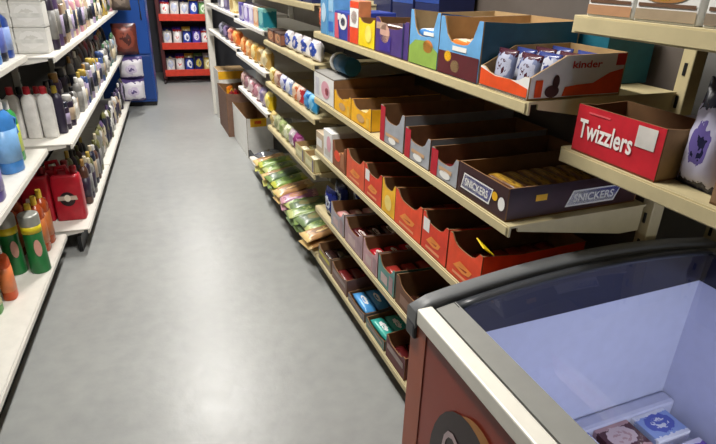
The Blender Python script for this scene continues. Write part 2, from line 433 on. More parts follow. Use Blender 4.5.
t = tray(.205, .30, .085, .15, .15, SKY, CARDL, dec=[('f', 'rect', -.1, .003, .1, .062, MAROON), ('f', 'oval', -.05, .05, .018, .014, YELLOW), ('f', 'oval', -.01, .028, .022, .016, CARDL), ('f', 'rect', -.03, .068, .04, .08, WHITE)], side=mat('#1f5a78', .45))
rput(t, .0, 1.278, zA, 'open box, sky blue above and maroon below, beside the white-orange carton', 'display tray')
fill(1.278, 0, .205, .30, zA + .06, .17, .045, .03, printed('#e7c9a0', '#d0702c', '#f3e6d4', 'xy', .35, 3), 'cream and orange packet lying in the blue and maroon box', 'packet', 1, zoff=.004, name='wafer_packet')
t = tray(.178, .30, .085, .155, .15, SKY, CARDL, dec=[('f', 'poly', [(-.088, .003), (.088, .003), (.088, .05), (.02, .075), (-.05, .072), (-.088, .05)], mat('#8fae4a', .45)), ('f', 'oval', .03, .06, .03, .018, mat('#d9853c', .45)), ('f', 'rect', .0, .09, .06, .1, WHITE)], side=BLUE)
rput(t, .0, 1.474, zA, 'open box, blue above with green meadow print below, on the cream shelf', 'display tray')
fill(1.474, 0, .178, .30, zA + .07, .15, .05, .03, printed('#cfe0ee', '#3e7bbd', '#f4f4f4', 'xy', .35, 4), 'pale blue packet lying in the blue and green box', 'packet', 1, zoff=.004, name='wafer_packet')
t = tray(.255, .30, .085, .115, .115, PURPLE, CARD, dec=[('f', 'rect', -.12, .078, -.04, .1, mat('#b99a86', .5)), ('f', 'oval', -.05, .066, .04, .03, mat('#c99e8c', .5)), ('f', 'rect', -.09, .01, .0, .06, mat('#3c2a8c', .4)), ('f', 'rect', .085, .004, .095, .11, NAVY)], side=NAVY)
rput(t, .0, 1.699, zA, 'deep purple open box with a pale oval picture on its front', 'display tray')
fill(1.699, 0, .255, .30, zA, .2, .035, .045, mat('#4a2c22', .3), 'dark brown wrapped bar lying in the purple box', layers=2)
t = tray(.15, .28, .085, .1, .1, mat('#f7d60c', .4), CARD, side=CARD, dec=[('f', 'oval', .02, .05, .03, .03, mat('#f5e36a', .4))])
rput(t, .0, 1.912, zA, 'bright yellow open box standing between purple and orange boxes', 'display tray')
fill(1.912, 0, .15, .28, zA, .12, .035, .03, mat('#d8b020', .3), 'yellow wrapped bar lying in the bright yellow box', layers=2)
t = carton(.09, .05, .155, mat('#c9825e', .5), dec=[('f', 'rect', -.044, .061, .044, .129, WHITE), ('f', 'rect', -.044, .003, .044, .06, ORANGE), ('f', 'rect', -.044, .13, .044, .152, ORANGE), ('f', 'oval', .0, .095, .03, .025, mat('#e99a7a', .5)), ('f', 'rect', -.02, .088, .02, .1, WHITE)])
rput(t, .0, 2.035, zA, 'upright white carton with orange top and bottom bands', 'carton')
t = carton(.17, .2, .108, mat('#2b3f9a', .4), dec=[('f', 'poly', [(-.084, .003), (-.03, .003), (-.05, .1), (-.084, .1)], mat('#d85a6e', .4)), ('f', 'oval', .015, .07, .045, .03, WHITE), ('f', 'oval', .015, .07, .026, .016, NAVY), ('f', 'rect', -.05, .075, -.01, .1, WHITE), ('f', 'rect', .07, .003, .084, .1, RED)])
rput(t, .0, 2.17, zA, 'blue carton with pink edge and white oval emblem', 'carton')
t = carton(.07, .14, .185, SKY, dec=[('f', 'rect', -.03, .1, .03, .17, mat('#9cc7e4', .4)), ('f', 'rect', -.03, .02, .03, .06, BLUE)])
rput(t, .0, 2.305, zA, 'tall light blue carton next to the blue carton with white oval', 'carton')
t = carton(.09, .14, .20, mat('#5b9ccc', .4), dec=[('f', 'rect', -.04, .15, .04, .19, WHITE), ('f', 'oval', 0, .09, .03, .04, mat('#bcd9ec', .4))])
rput(t, .0, 2.40, zA, 'tall sky blue carton next to the small red bag', 'carton')
rput(pouch(.1, .12, .06, printed('#d8431f', '#b82018', '#ee8a5a', 'xz', .35, 5), 'snack_bag', 8), .045, 2.495, zA, 'small orange-red bag standing at the far end of the cream top row', 'bag')
t = carton(.36, .16, .125, mat('#1d5f70', .45), dec=[('f', 'rect', -.16, .02, .16, .05, mat('#1c6c86', .45)), ('f', 'rect', -.16, .07, -.05, .1, NAVY)])
rput(t, .315, 1.265, zA, 'long teal carton lying behind the front row of boxes', 'carton')
for i, (s, h) in enumerate(((2.06, .27), (2.28, .25), (2.5, .3))):
    t = carton(.2, .16, h, NAVY, dec=[('f', 'rect', -.1, h * .55, .1, h * .8, mat(('#24408c', '#30509c', '#1f3a7c')[i], .4)), ('f', 'rect', -.08, .03, .02, .06, mat('#46507c', .4))])
    rput(t, .32, s, zA, ('tall navy carton at the back, behind the orange-banded carton', 'tall navy carton at the back, behind the light blue carton', 'tallest navy carton at the back, behind the red bag')[i], 'carton')

# shelf B -------------------------------------------------
SB = mat('#3a1f22', .45); LB = mat('#5a5aa8', .4)
w, d = .228, .43
def para(f, u, v, a, h, k, m): return (f, 'poly', [(u - a - k, v - h), (u + a - k, v - h), (u + a + k, v + h), (u - a + k, v + h)], m)
t = tray(w, d, .08, .088, .088, SB, CARD, scoop=False, dec=[
    para('f', -.02, .042, .068, .023, .006, WHITE), para('f', -.02, .042, .064, .019, .006, LB), ('f', 'text', 'SNICKERS', -.02, .042, .11, .022, WHITE),
    ('f', 'oval', .063, .05, .012, .012, YELLOW), ('f', 'oval', .093, .04, .014, .018, WHITE),
    para('r', .06, .038, .082, .022, .01, WHITE), para('r', .06, .038, .078, .018, .01, LB), ('r', 'text', 'SNICKERS', .06, .038, .135, .022, WHITE),
    ('r', 'rect', -.13, .045, -.095, .062, YELLOW)])
rput(t, .004, 1.108, zB, 'large dark brown open tray with purple logo panels on the shelf corner', 'display tray')
fill(1.108, .004, w, d, zB, .15, .04, .028, printed('#8a6420', '#5a3416', '#b08a30', 'xy', .3, 3), 'gold and brown wrapped bar lying in the dark brown tray', layers=2)
GR = mat('#9fa2a8', .5); RT = mat('#b5182c', .45)
for i, (s, w, hh) in enumerate(((1.302, .152, .085), (1.475, .168, .1), (1.668, .19, .13))):
    e = w / 2
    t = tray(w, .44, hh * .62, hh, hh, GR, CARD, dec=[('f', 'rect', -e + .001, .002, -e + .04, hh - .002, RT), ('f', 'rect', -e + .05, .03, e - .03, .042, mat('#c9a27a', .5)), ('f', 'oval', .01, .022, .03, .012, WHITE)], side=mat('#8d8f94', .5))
    pl = ('beside the dark brown tray', 'second from the dark brown tray', 'third from the dark brown tray')[i]
    rput(t, .004, s, zB, 'grey open carton with a red corner stripe, ' + pl, 'display tray')
    fill(s, .004, w, .44, zB, .13, .042, .03, mat('#6d1a1e', .3), 'dark red wrapped bar lying in the grey carton ' + pl, layers=1)
YO = mat('#fdb714', .45)
for i, (s, w) in enumerate(((1.955, .205), (2.165, .2))):
    t = tray(w, .42, .062, .088, .085, YO, CARD, dec=[('f', 'oval', 0, .032, .04, .016, mat('#c9a06a', .5)), ('f', 'rect', .06, .01, .09, .05, mat('#e8b53a', .5))])
    q = ('with the gap beside it', 'against the white carton')[i]
    rput(t, .004, s, zB, 'amber yellow open tray ' + q, 'display tray')
    fill(s, .004, w, .42, zB, .16, .05, .022, mat('#d8a02a' if i else '#e3c98a', .3), 'yellow wrapped bar lying in the amber tray ' + q, layers=2)
t = tray(.285, .40, .115, .12, .13, WHITE, CARD, scoop=False, dec=[('f', 'oval', .03, .06, .06, .04, PINK), ('f', 'rect', -.12, .02, -.06, .1, mat('#cfcfd6', .5)), ('f', 'oval', .05, .055, .025, .018, mat('#b55560', .5))], side=CARD, lid=mat('#8f8d88', .6))
rput(t, .004, 2.42, zB, 'white open carton with a pink print at the end of the cream shelf', 'display tray')
fill(2.42, .004, .285, .40, zB + .03, .2, .06, .045, BROWN, 'dark brown packet lying in the white and pink carton', 'packet', 1, name='biscuit_packet')

# shelf C -------------------------------------------------
OR2 = mat('#df3a1c', .45)
specs = [(1.146, .172, ORANGE, 'by the freezer'), (1.319, .158, OR2, 'second from the freezer'), (1.505, .2, ORANGE, 'third from the freezer'),
         (1.664, .112, YELLOW, ''), (1.81, .166, OR2, 'beyond the yellow carton'), (2.0, .2, mat('#e2562f', .45), 'furthest from the freezer')]
for i, (s, w, m, wh) in enumerate(specs):
    h = .132
    dec = [('f', 'poly', [(-w * .3, .04), (-w * .1, .066), (w * .28, .058), (w * .2, .04), (-.0, .033)], mat('#f0913a', .45)), ('f', 'poly', [(-w * .15, .045), (w * .15, .052), (w * .1, .043)], mat('#b8321a', .45)), ('f', 'rect', -w * .3, .015, w * .25, .024, mat('#f0a070', .45))]
    if i in (1, 4): dec.append(('f', 'rect', -w * .45, .07, -w * .2, .115, WHITE))
    if i == 3: dec = [('f', 'oval', 0, .05, .03, .03, mat('#f6d978', .4))]
    t = tray(w, .36, h * .78, h, h * .92, m, CARD, dec=dec, side=m)
    lab = 'tall yellow open carton standing among the orange cartons' if i == 3 else 'bright orange open carton with a yellow oval, ' + wh
    rput(t, .004, s, zC, lab, 'display tray')
    fill(s, .004, w, .36, zC + .03, w - .03, .05, .022, mat('#7a3a1c' if i % 2 else '#93301a', .3), ('brown wrapped bar lying in the tall yellow carton' if i == 3 else 'red-brown wrapped bar lying in the orange carton ' + wh), layers=1)
fl = MB().prism([(-.03, 0, 0), (.03, 0, 0), (.022, -.03, .022), (-.026, -.022, .03)], (0, .003, .001), mat('#f2d21c', .4))
inst(Nd('price_card', fl), P(.03, 1.08, zC + .137), (0, 0, RR), 'small yellow card sticking out of the orange carton by the freezer', 'card')
t = tray(.17, .34, .07, .12, .12, mat('#8a4a28', .5), CARD, dec=[('f', 'oval', -.02, .06, .04, .025, ORANGE), ('f', 'rect', .02, .02, .07, .09, mat('#a86a44', .5))])
rput(t, .004, 2.2, zC, 'brown open carton with an orange oval beside the tall white carton', 'display tray')
fill(2.2, .004, .17, .34, zC + .03, .14, .05, .03, mat('#c98a5a', .3), 'tan wrapped bar lying in the brown carton with orange oval', layers=1)
t = carton(.12, .3, .14, WHITE, dec=[('f', 'oval', .02, .08, .03, .04, PINK), ('f', 'rect', -.04, .02, .04, .05, mat('#cfc8c0', .5))])
rput(t, .004, 2.36, zC, 'tall white carton with a pink spot beside the brown carton', 'carton')
t = carton(.11, .3, .1, mat('#c9b69a', .5), dec=[('f', 'rect', -.04, .03, .04, .07, WHITE)])
rput(t, .004, 2.484, zC, 'beige carton at the far end of the orange cartons', 'carton')

# shelf D -------------------------------------------------
dspec = [(1.21, .165, CARD, '#4a2a1c', 'plain brown open carton, partly behind the freezer corner', 'brown wrapped bar lying in the plain brown carton'),
         (1.46, .2, mat('#6b4630', .55), '#3a2018', 'tan open carton with torn edge near the freezer', 'dark brown wrapped bar lying in the tan torn carton'),
         (1.65, .15, mat('#5f938c', .5), '#a0342c', 'teal-fronted open carton on the second shelf up', 'red wrapped bar lying in the teal-fronted carton'),
         (1.81, .15, mat('#c49aa0', .5), '#b8202c', 'dusty pink open carton beside the teal-fronted carton', 'bright red wrapped bar lying in the dusty pink carton'),
         (2.0, .21, mat('#b2949a', .5), '#4c1418', 'mauve open carton of maroon packets', 'maroon wrapped bar lying in the mauve carton'),
         (2.215, .18, mat('#a8a4ac', .5), '#d99a98', 'grey-mauve open carton of pinkish packets', 'pink wrapped bar lying in the grey-mauve carton')]
for i, (s, w, m, c, l1, l2) in enumerate(dspec):
    t = tray(w, .36, .085, .12, .115, m, CARD, dec=[('f', 'rect', -w * .3, .02, w * .1, .06, mat('#8c6a58' if i < 2 else '#c9b0ac', .5)), ('f', 'rect', w * .2, .01, w * .42, .08, mat('#5c4a44' if i < 2 else '#a98c90', .5))])
    rput(t, .004, s, zD, l1, 'display tray')
    fill(s, .004, w, .36, zD + (.04 if i > 1 else .0), w - .03, .055, .03, printed(c, c, '#e8d8d0' if i > 2 else c, 'xy', .22, i, .5, .2), l2, layers=1)
nv = printed('#1b2a78', '#0f1640', '#dfe6f6', 'xz', .18, 2, .55, .2)
for i in range(5):
    nd = cached(('navybag', i % 2), lambda: pouch(.11, .15, .05, nv, 'sweet_bag', 20 + i % 2))
    rput(nd, .04 + .075 * i, 2.41 + (.035 if i % 2 else -.02), zD + .001, 'shiny navy blue bag standing at the end of the second shelf up', 'bag', 'shiny navy bags on the second shelf', rnd.uniform(-.15, .15), .04)

# shelf E -------------------------------------------------
espec = [(1.22, .2, BROWN, '#5a2018', .1, 'dark brown open carton on the lowest shelf behind the freezer', 'brown wrapped bar lying in the dark brown lowest carton'),
         (1.53, .17, MAROON, '#571a1c', .105, 'maroon open carton on the lowest shelf by the freezer', 'maroon wrapped bar lying in the lowest maroon carton'),
         (1.73, .19, mat('#5f7a74', .5), '#3aa69a', .05, 'low grey-green open carton of teal packets on the lowest shelf', 'teal wrapped bar lying in the low grey-green carton'),
         (1.95, .2, mat('#6c6a70', .5), '#4f9ad8', .045, 'low grey open carton of light blue packets on the lowest shelf', 'light blue wrapped bar lying in the low grey carton'),
         (2.18, .21, mat('#7a5a52', .5), '#6c2022', .09, 'brown-pink open carton of dark red packets on the lowest shelf', 'dark red wrapped bar lying in the brown-pink carton'),
         (2.41, .2, mat('#c8bd3c', .5), '#2c1a18', .085, 'open carton with a yellow front strip on the lowest shelf', 'black wrapped bar lying in the yellow-fronted lowest carton')]
for i, (s, w, m, c, h, l1, l2) in enumerate(espec):
    t = tray(w, .34, h * .8, h, h + .01, m if i != 5 else mat('#8a7a6a', .5), CARD, dec=[('f', 'rect', -w * .42, h * .45, w * .42, h * .7, m if i == 5 else mat('#9a8a84', .5))])
    rput(t, .004, s, zE, l1, 'display tray')
    fill(s, .004, w, .34, zE + .02, w - .03, .06, .028, printed(c, c, '#f0f0f0' if i in (2, 3) else c, 'xy', .22, i + 1, .5, .2), l2, layers=1)

# ------------------------------------------------------------------ second bay
z2 = [1.4155, 1.1455, .8805, .5855, .1205]; z3 = [1.4305, 1.1955, .9305, .6555, .1205]; z4 = [1.4505, 1.2205, .9605, .6905]
def pk(w, h, d, base, band, acc, seed, kind='pouch', name='snack_bag', axes='xz'):
    key = ('pk', w, h, d, base, band, acc, seed, kind, name)
    m = printed(base, band, acc, axes, .35, seed % 5)
    return cached(key, lambda: pouch(w, h, d, m, name, seed) if kind == 'pouch' else carton(w, d, h, m, name=name))
# top shelf: dark blue packets
for i, s in enumerate((2.68, 2.86, 3.04, 3.22, 3.42)):
    rput(pk(.15, .12 + .01 * (i % 3), .1, ('#24408c', '#1d2f6e', '#2c50a0', '#26386c', '#3358a8')[i], '#1a2450', '#d8dcea', i, 'box', 'carton_box'), .01, s, z2[0],
         ('royal blue', 'dark navy', 'mid blue', 'slate navy', 'bright blue')[i] + ' carton on the top cream shelf beyond the red bag', 'carton')
# B2: white packs with blue emblem, dark trays, teal
for i, s in enumerate((2.66, 2.82, 2.98, 3.14)):
    rput(pk(.125, .1, .06, '#e9e6e6', '#d7cfd2', '#2f4fb0', i, 'pouch', 'biscuit_packet'), .05, s, z2[1], 'white packet with a blue emblem, ' + ('end one beside the white open carton', 'second from the white open carton', 'third from the white open carton', 'fourth from the white open carton')[i], 'packet')
t = tray(.44, .2, .06, .09, .1, DKGREY, BLACK, dec=[('f', 'rect', -.2, .02, .1, .05, mat('#54504e', .5))], scoop=False)
rput(t, .2, 2.9, z2[1], 'long charcoal open tray behind the white and blue packets', 'display tray')
for i, s in enumerate((3.3, 3.48)):
    rput(pk(.15, .075, .1, '#8a5a44', '#4a342c', '#d8a070', i + 2, 'box', 'carton_box'), .01, s, z2[1], ('reddish brown carton beside the white and blue packets', 'reddish brown carton on the cream shelf beside the teal box')[i], 'carton')
cm = MB(); cm.tube([(-.02, 0, .045), (.13, 0, .045)], .040, mat('#1f5f84', .45), 14); ce = MB(); ce.tube([(-.055, 0, .045), (-.02, 0, .045)], .044, WHITE, 14)
inst(Nd('biscuit_tube', None, Nd('tube_body', cm), Nd('tube_end', ce, label='white end of the teal tube')), P(.09, 2.40, zB + .131), (0, 0, RR), 'teal tube with a white end lying on the white open carton', 'tube')
# C2
for i, (s, b, a, nm) in enumerate(((2.68, '#2f8fc8', '#7fc0e4', 'light blue'), (2.77, '#1f6ab0', '#5aa0d8', 'strong blue'), (2.9, '#c2343c', '#f0c8b8', 'red'), (3.0, '#d87a4a', '#f0d0b0', 'salmon'), (3.14, '#8fa6d8', '#e8ecf6', 'pale blue'), (3.27, '#5a62b4', '#dcdcf0', 'violet blue'), (3.42, '#a87a6c', '#e0c0a8', 'dusty brown'), (3.55, '#c8a24a', '#f0e0a0', 'mustard'))):
    rput(pk(.09 if i < 4 else .12, .095, .05, b, a, a, i, 'pouch', 'sweet_packet'), .04, s, z2[2], nm + ' packet on the middle cream shelf beyond the amber trays', 'packet')
# D2
PY = mat('#cfc58c', .5)
for i, (s, w) in enumerate(((2.655, .17), (2.84, .17))):
    t = tray(w, .3, .06, .075, .08, PY, CARDL, scoop=False, dec=[('f', 'rect', -.06, .02, .05, .05, mat('#e5dfb4', .5)), ('f', 'rect', w * .36, .005, w * .45, .07, PURPLE)])
    q = ('at the bay corner', 'second from the bay corner')[i]
    rput(t, .0, s, z2[3], 'pale yellow low carton ' + q, 'display tray')
    fill(s, .0, w, .3, z2[3] + .02, w - .03, .05, .03, printed('#d8d2a4', '#b8ae70', '#f0ecd0', 'xy', .35, 2), 'pale yellow packet lying in the low carton ' + q, 'packet', 1, name='wafer_packet')
for i, (s, b, a, nm) in enumerate(((2.985, '#c88ab0', '#8a2c6c', 'magenta'), (3.09, '#e4e2e0', '#b8a8b0', 'off-white'), (3.2, '#b9c490', '#e8ecc8', 'pale green'), (3.32, '#c8cca0', '#98a868', 'sage'), (3.45, '#d4d6b0', '#a8ac80', 'cream green'), (3.57, '#e8e0c0', '#c8b070', 'ivory'))):
    rput(pk(.1, .1, .06, b, a, a, i, 'pouch', 'sweet_packet'), .04, s, z2[3], nm + ' packet in the row beside the pale yellow cartons', 'packet')
# E2: bags lying over the shelf edge
gb = [('#7a9a40', '#c4c850', '#566f34'), ('#566c4a', '#86a05c', '#44583c'), ('#a8b440', '#dcdc80', '#6c8438'), ('#b88a58', '#e8c888', '#8c6a48'), ('#94587c', '#d8a4b0', '#c08a60'), ('#566a50', '#7a9064', '#8c8458'), ('#849c52', '#c0c880', '#5c7644')]
gn = ['grass green', 'dark green', 'lime', 'orange', 'magenta', 'olive', 'mid green']
used = {}
row = [(2.62, 3), (2.70, 1), (2.78, 5), (2.86, 1), (2.94, 5), (3.02, 5), (3.1, 1), (3.18, 4), (3.27, 3), (3.36, 2), (3.46, 0), (3.56, 1), (3.66, 2), (3.77, 6), (3.88, 0), (3.99, 2)]
for i, (s, c) in enumerate(row):
    for k in range(2):
        cc = (c + (0 if k == 0 else rnd.choice((0, 0, 5, 1)))) % 7
        nd = cached(('gb', cc, k), lambda: pouch(.13, .25, .035, printed(*gb[cc], 'xz', .3, cc, .5, .25), 'snack_bag', 30 + cc + k))
        key = (cc, k)
        used[key] = used.get(key, 0) + 1
        g = 'snack bags lying in a heap over the lowest shelf edge'
        rput(nd, -.05 + .012 * ((i * 7) % 4), s + .01 * k, zE + .026 + .042 * k + .009 * (i % 3), '%s bag lying %s the heap spilling over the lowest cream shelf' % (gn[cc], 'on top of' if k else 'at the bottom of'), 'snack bag', g, rnd.uniform(-.2, .2), -PI / 2 + .12 + .06 * k)
rput(pouch(.17, .2, .06, mat('#b9bcc4', .15, .8), 'snack_bag', 61), .03, 4.19, zE + .045, 'shiny silver bag lying at the end of the lowest cream shelf', 'bag', None, .3, -PI / 2 + .1)

# ------------------------------------------------------------------ third bay and beyond
for i, (s, b, a, nm) in enumerate(((3.74, '#2a8fa0', '#8fd0c8', 'teal'), (3.9, '#e0a070', '#f0d8b8', 'peach'), (4.06, '#b8b0d8', '#e8e4f4', 'pale lilac'), (4.24, '#8a78c0', '#dcd6f0', 'lilac'), (4.45, '#c8c4d8', '#5a50a0', 'white and violet'))):
    rput(pk(.15, .13, .09, b, a, a, i, 'box', 'carton_box'), .01, s, z3[1], nm + ' carton on the upper white-edged shelf', 'carton')
for i, (s, b, a, nm) in enumerate(((3.74, '#d8b060', '#f0e0b0', 'golden'), (3.93, '#e8d8b0', '#c89a4c', 'cream and gold'), (4.12, '#e0a848', '#f4dc98', 'amber'), (4.32, '#dc9450', '#f4c890', 'light orange'), (4.53, '#d8702c', '#f0b070', 'deep orange'))):
    rput(pk(.15, .14, .07, b, a, a, i, 'pouch', 'snack_bag'), .05, s, z3[2], nm + ' bag on the middle white-edged shelf', 'bag')
for i, (s, b, a, nm) in enumerate(((3.72, '#f0cc20', '#f6e68c', 'bright yellow'), (3.9, '#c8b8c0', '#8f80a8', 'mauve'), (4.08, '#e8d4d8', '#c88a98', 'pale pink'), (4.26, '#b87884', '#e8ccd0', 'rose'), (4.44, '#e4dcd8', '#a87c84', 'white and rose'), (4.6, '#8c6a6c', '#c8a8a0', 'brown-rose'))):
    rput(pk(.14, .13, .07, b, a, a, i, 'pouch', 'sweet_packet'), .05, s, z3[3], nm + ' packet on the lower white-edged shelf', 'packet')
for i, (s, b, a, nm) in enumerate(((3.8, '#3a3f6c', '#9098c0', 'slate'), (4.05, '#c8a040', '#e8d490', 'mustard'), (4.3, '#d8d2c4', '#b89050', 'ivory'), (4.55, '#e0d8b0', '#c0a860', 'straw'))):
    rput(pk(.2, .13, .1, b, a, a, i, 'box', 'carton_box'), .01, s, z3[0], nm + ' carton on the uppermost white-edged shelf', 'carton')
for i, (s, b, a, nm) in enumerate(((4.85, '#d86a2c', '#f0a860', 'orange'), (5.1, '#b04a3c', '#e0a090', 'brick red'), (5.35, '#3c2a4c', '#8c7ca0', 'dark purple'), (5.6, '#4a4a58', '#a0a0b0', 'dark grey'))):
    rput(pk(.19, .13, .08, b, a, a, i, 'pouch', 'snack_bag'), .05, s, z4[2], nm + ' bag on the white shelf above the floor boxes', 'bag')
for i, (s, b, a, nm) in enumerate(((4.9, '#e0d4a0', '#b89a58', 'sand'), (5.2, '#58506c', '#a098b8', 'plum'), (5.55, '#d8d8d8', '#7c7c8c', 'light grey'))):
    rput(pk(.2, .12, .1, b, a, a, i, 'box', 'carton_box'), .02, s, z4[1], nm + ' carton on the high white shelf near the post', 'carton')

# boxes on the floor
def open_box(w, d, h, out, lab):
    t = tray(w, d, h, h, h, out, CARD, scoop=False, dec=[('r', 'rect', -d * .36, h * .78, d * .25, h * .985, YELLOW), ('r', 'rect', -d * .2, h * .85, d * .05, h * .93, ORANGE)] if lab else (), name='cardboard_box')
    return t
rput(open_box(.7, .24, .36, WHITE, True), .05, 5.07, 0, 'white open cardboard box with a yellow label standing on the floor', 'box')
rput(open_box(.58, .3, .44, mat('#7a5c4c', .8), False), .0, 5.74, 0, 'brown open cardboard box of red packets on the floor', 'box')
for k in range(4):
    rput(cached(('rp', k % 2), lambda: pouch(.13, .2, .07, printed('#a81c20', '#7c1418', '#e0761c' if k % 2 else '#c03028', 'xz', .3, k), 'snack_bag', 70 + k)), .07 + .06 * k, 5.56 + .09 * (k % 2), .24, 'dark red bag standing in the brown box on the floor', 'bag', 'red bags in the brown floor box', rnd.uniform(-.3, .3))
rput(pouch(.13, .2, .06, printed('#f0a020', '#e07818', '#f6d060', 'xz', .3, 1), 'snack_bag', 77), .1, 5.84, .24, 'orange-yellow bag standing in the brown box on the floor', 'bag', None, -.6)
for z in (.0,):
    # supports for the bags: packed layer lower in the box
    for i in range(3): rput(pk(.17, .235, .24, '#5a2420', '#3a1814', '#8a3428', i, 'box', 'carton_box'), .012, 5.555 + .18 * i, .0045, 'dark red carton packed at the bottom of the brown floor box', 'carton', 'cartons packed at the bottom of the brown floor box')
t = carton(.33, .3, .56, mat('#e6e3da', .6), dec=[('r', 'rect', -.15, .47, .15, .555, mat('#eab020', .5)), ('r', 'rect', -.15, .002, .15, .2, mat('#4c6a50', .6)), ('r', 'rect', -.1, .26, .1, .4, WHITE)], top=CARDL)
rput(t, .02, 6.22, 0, 'white carton with yellow top and green base beside the white post', 'box')

# ------------------------------------------------------------------ bay over the freezer
zf, zt = 1.1955, 1.4825
LW = mat('#f4eee8', .5, var=.02); TR = mat('#c8202f', .45)
w, d, h = .228, .14, .105
t = tray(w, d, h, h, h * .98, TR, CARD, scoop=False, side=CARDL, dec=[('f', 'text', 'Twizzlers', -.026, .055, .148, .042, LW), ('f', 'rect', .052, .056, .098, .098, mat('#d9d4cc', .5)), ('f', 'rect', -.08, .09, -.02, .094, mat('#e05a60', .5))])
rput(t, .104, .811, zf, 'bright red carton with large white lettering on the shelf above the freezer', 'display tray')
fill(.811, .104, w, d, zf, .19, .05, .03, mat('#6a141c', .3), 'dark red packet lying in the red lettered carton', 'packet', 1, name='liquorice_packet')
pb = printed('#b9b6cc', '#1c1c38', '#5f5290', 'xz', .25, 2, .42, .2, .06, .74)
for i in range(3):
    rput(pouch(.088, .2 - .006 * i, .05, pb if i != 1 else printed('#2c2a4c', '#17162c', '#c8c6d8', 'xz', .25, 3), 'sweet_bag', 40 + i), .155 + .07 * i, .65 + .002 * i, zf + .001, ('silver and purple bag at the front, beside the red lettered carton', 'dark purple bag behind the silver bag above the freezer', 'silver and purple bag at the back above the freezer')[i], 'bag', None, .1 * (i - 1), -.08)
rput(pouch(.07, .09, .03, printed('#5f9a50', '#3f7a38', '#a8d090', 'xz', .3, 1), 'sweet_bag', 45), .36, .735, zf + .065, 'small green packet lying on the carton behind the lettered one', 'packet', None, .3, -.5)
rput(carton(.2, .16, .06, mat('#2a2024', .6)), .30, .81, zf, 'dark low carton behind the red lettered carton', 'carton')
t = tray(.155, .24, .1, .105, .105, mat('#8a6a4c', .8), CARD, scoop=False)
rput(t, .112, .508, zf, 'brown cardboard tray at the near end of the shelf above the freezer', 'display tray')
for i, (s, w, c1, c2, c3, nm) in enumerate(((.868, .112, '#e9c23a', '#5aa8c8', '#b98a64', 'white box with yellow cake picture and blue corner'), (.74, .128, '#f0d030', '#d86060', '#a89478', 'white box with yellow picture and red side panel'), (.6, .125, '#d8b030', '#c8504c', '#8c7c68', 'white box with gold picture at the end of the high shelf'))):
    t = carton(w, .16, .2, WHITE, dec=[('f', 'rect', -w * .49, .004, w * .49, .022, mat(c3, .5)), ('f', 'rect', -w * .46, .026, w * .46, .032, mat('#6a4a34', .5)), ('f', 'oval', -.005, .06, w * .27, .024, mat(c1, .5)), ('f', 'rect', w * .3, .05, w * .49, .15, mat(c2, .5)), ('f', 'oval', -.005, .045, w * .36, .012, mat('#a8743c', .5)), ('f', 'rect', -w * .3, .13, w * .25, .17, mat(c2, .5))])
    rput(t, .075, s, zt, nm, 'box')

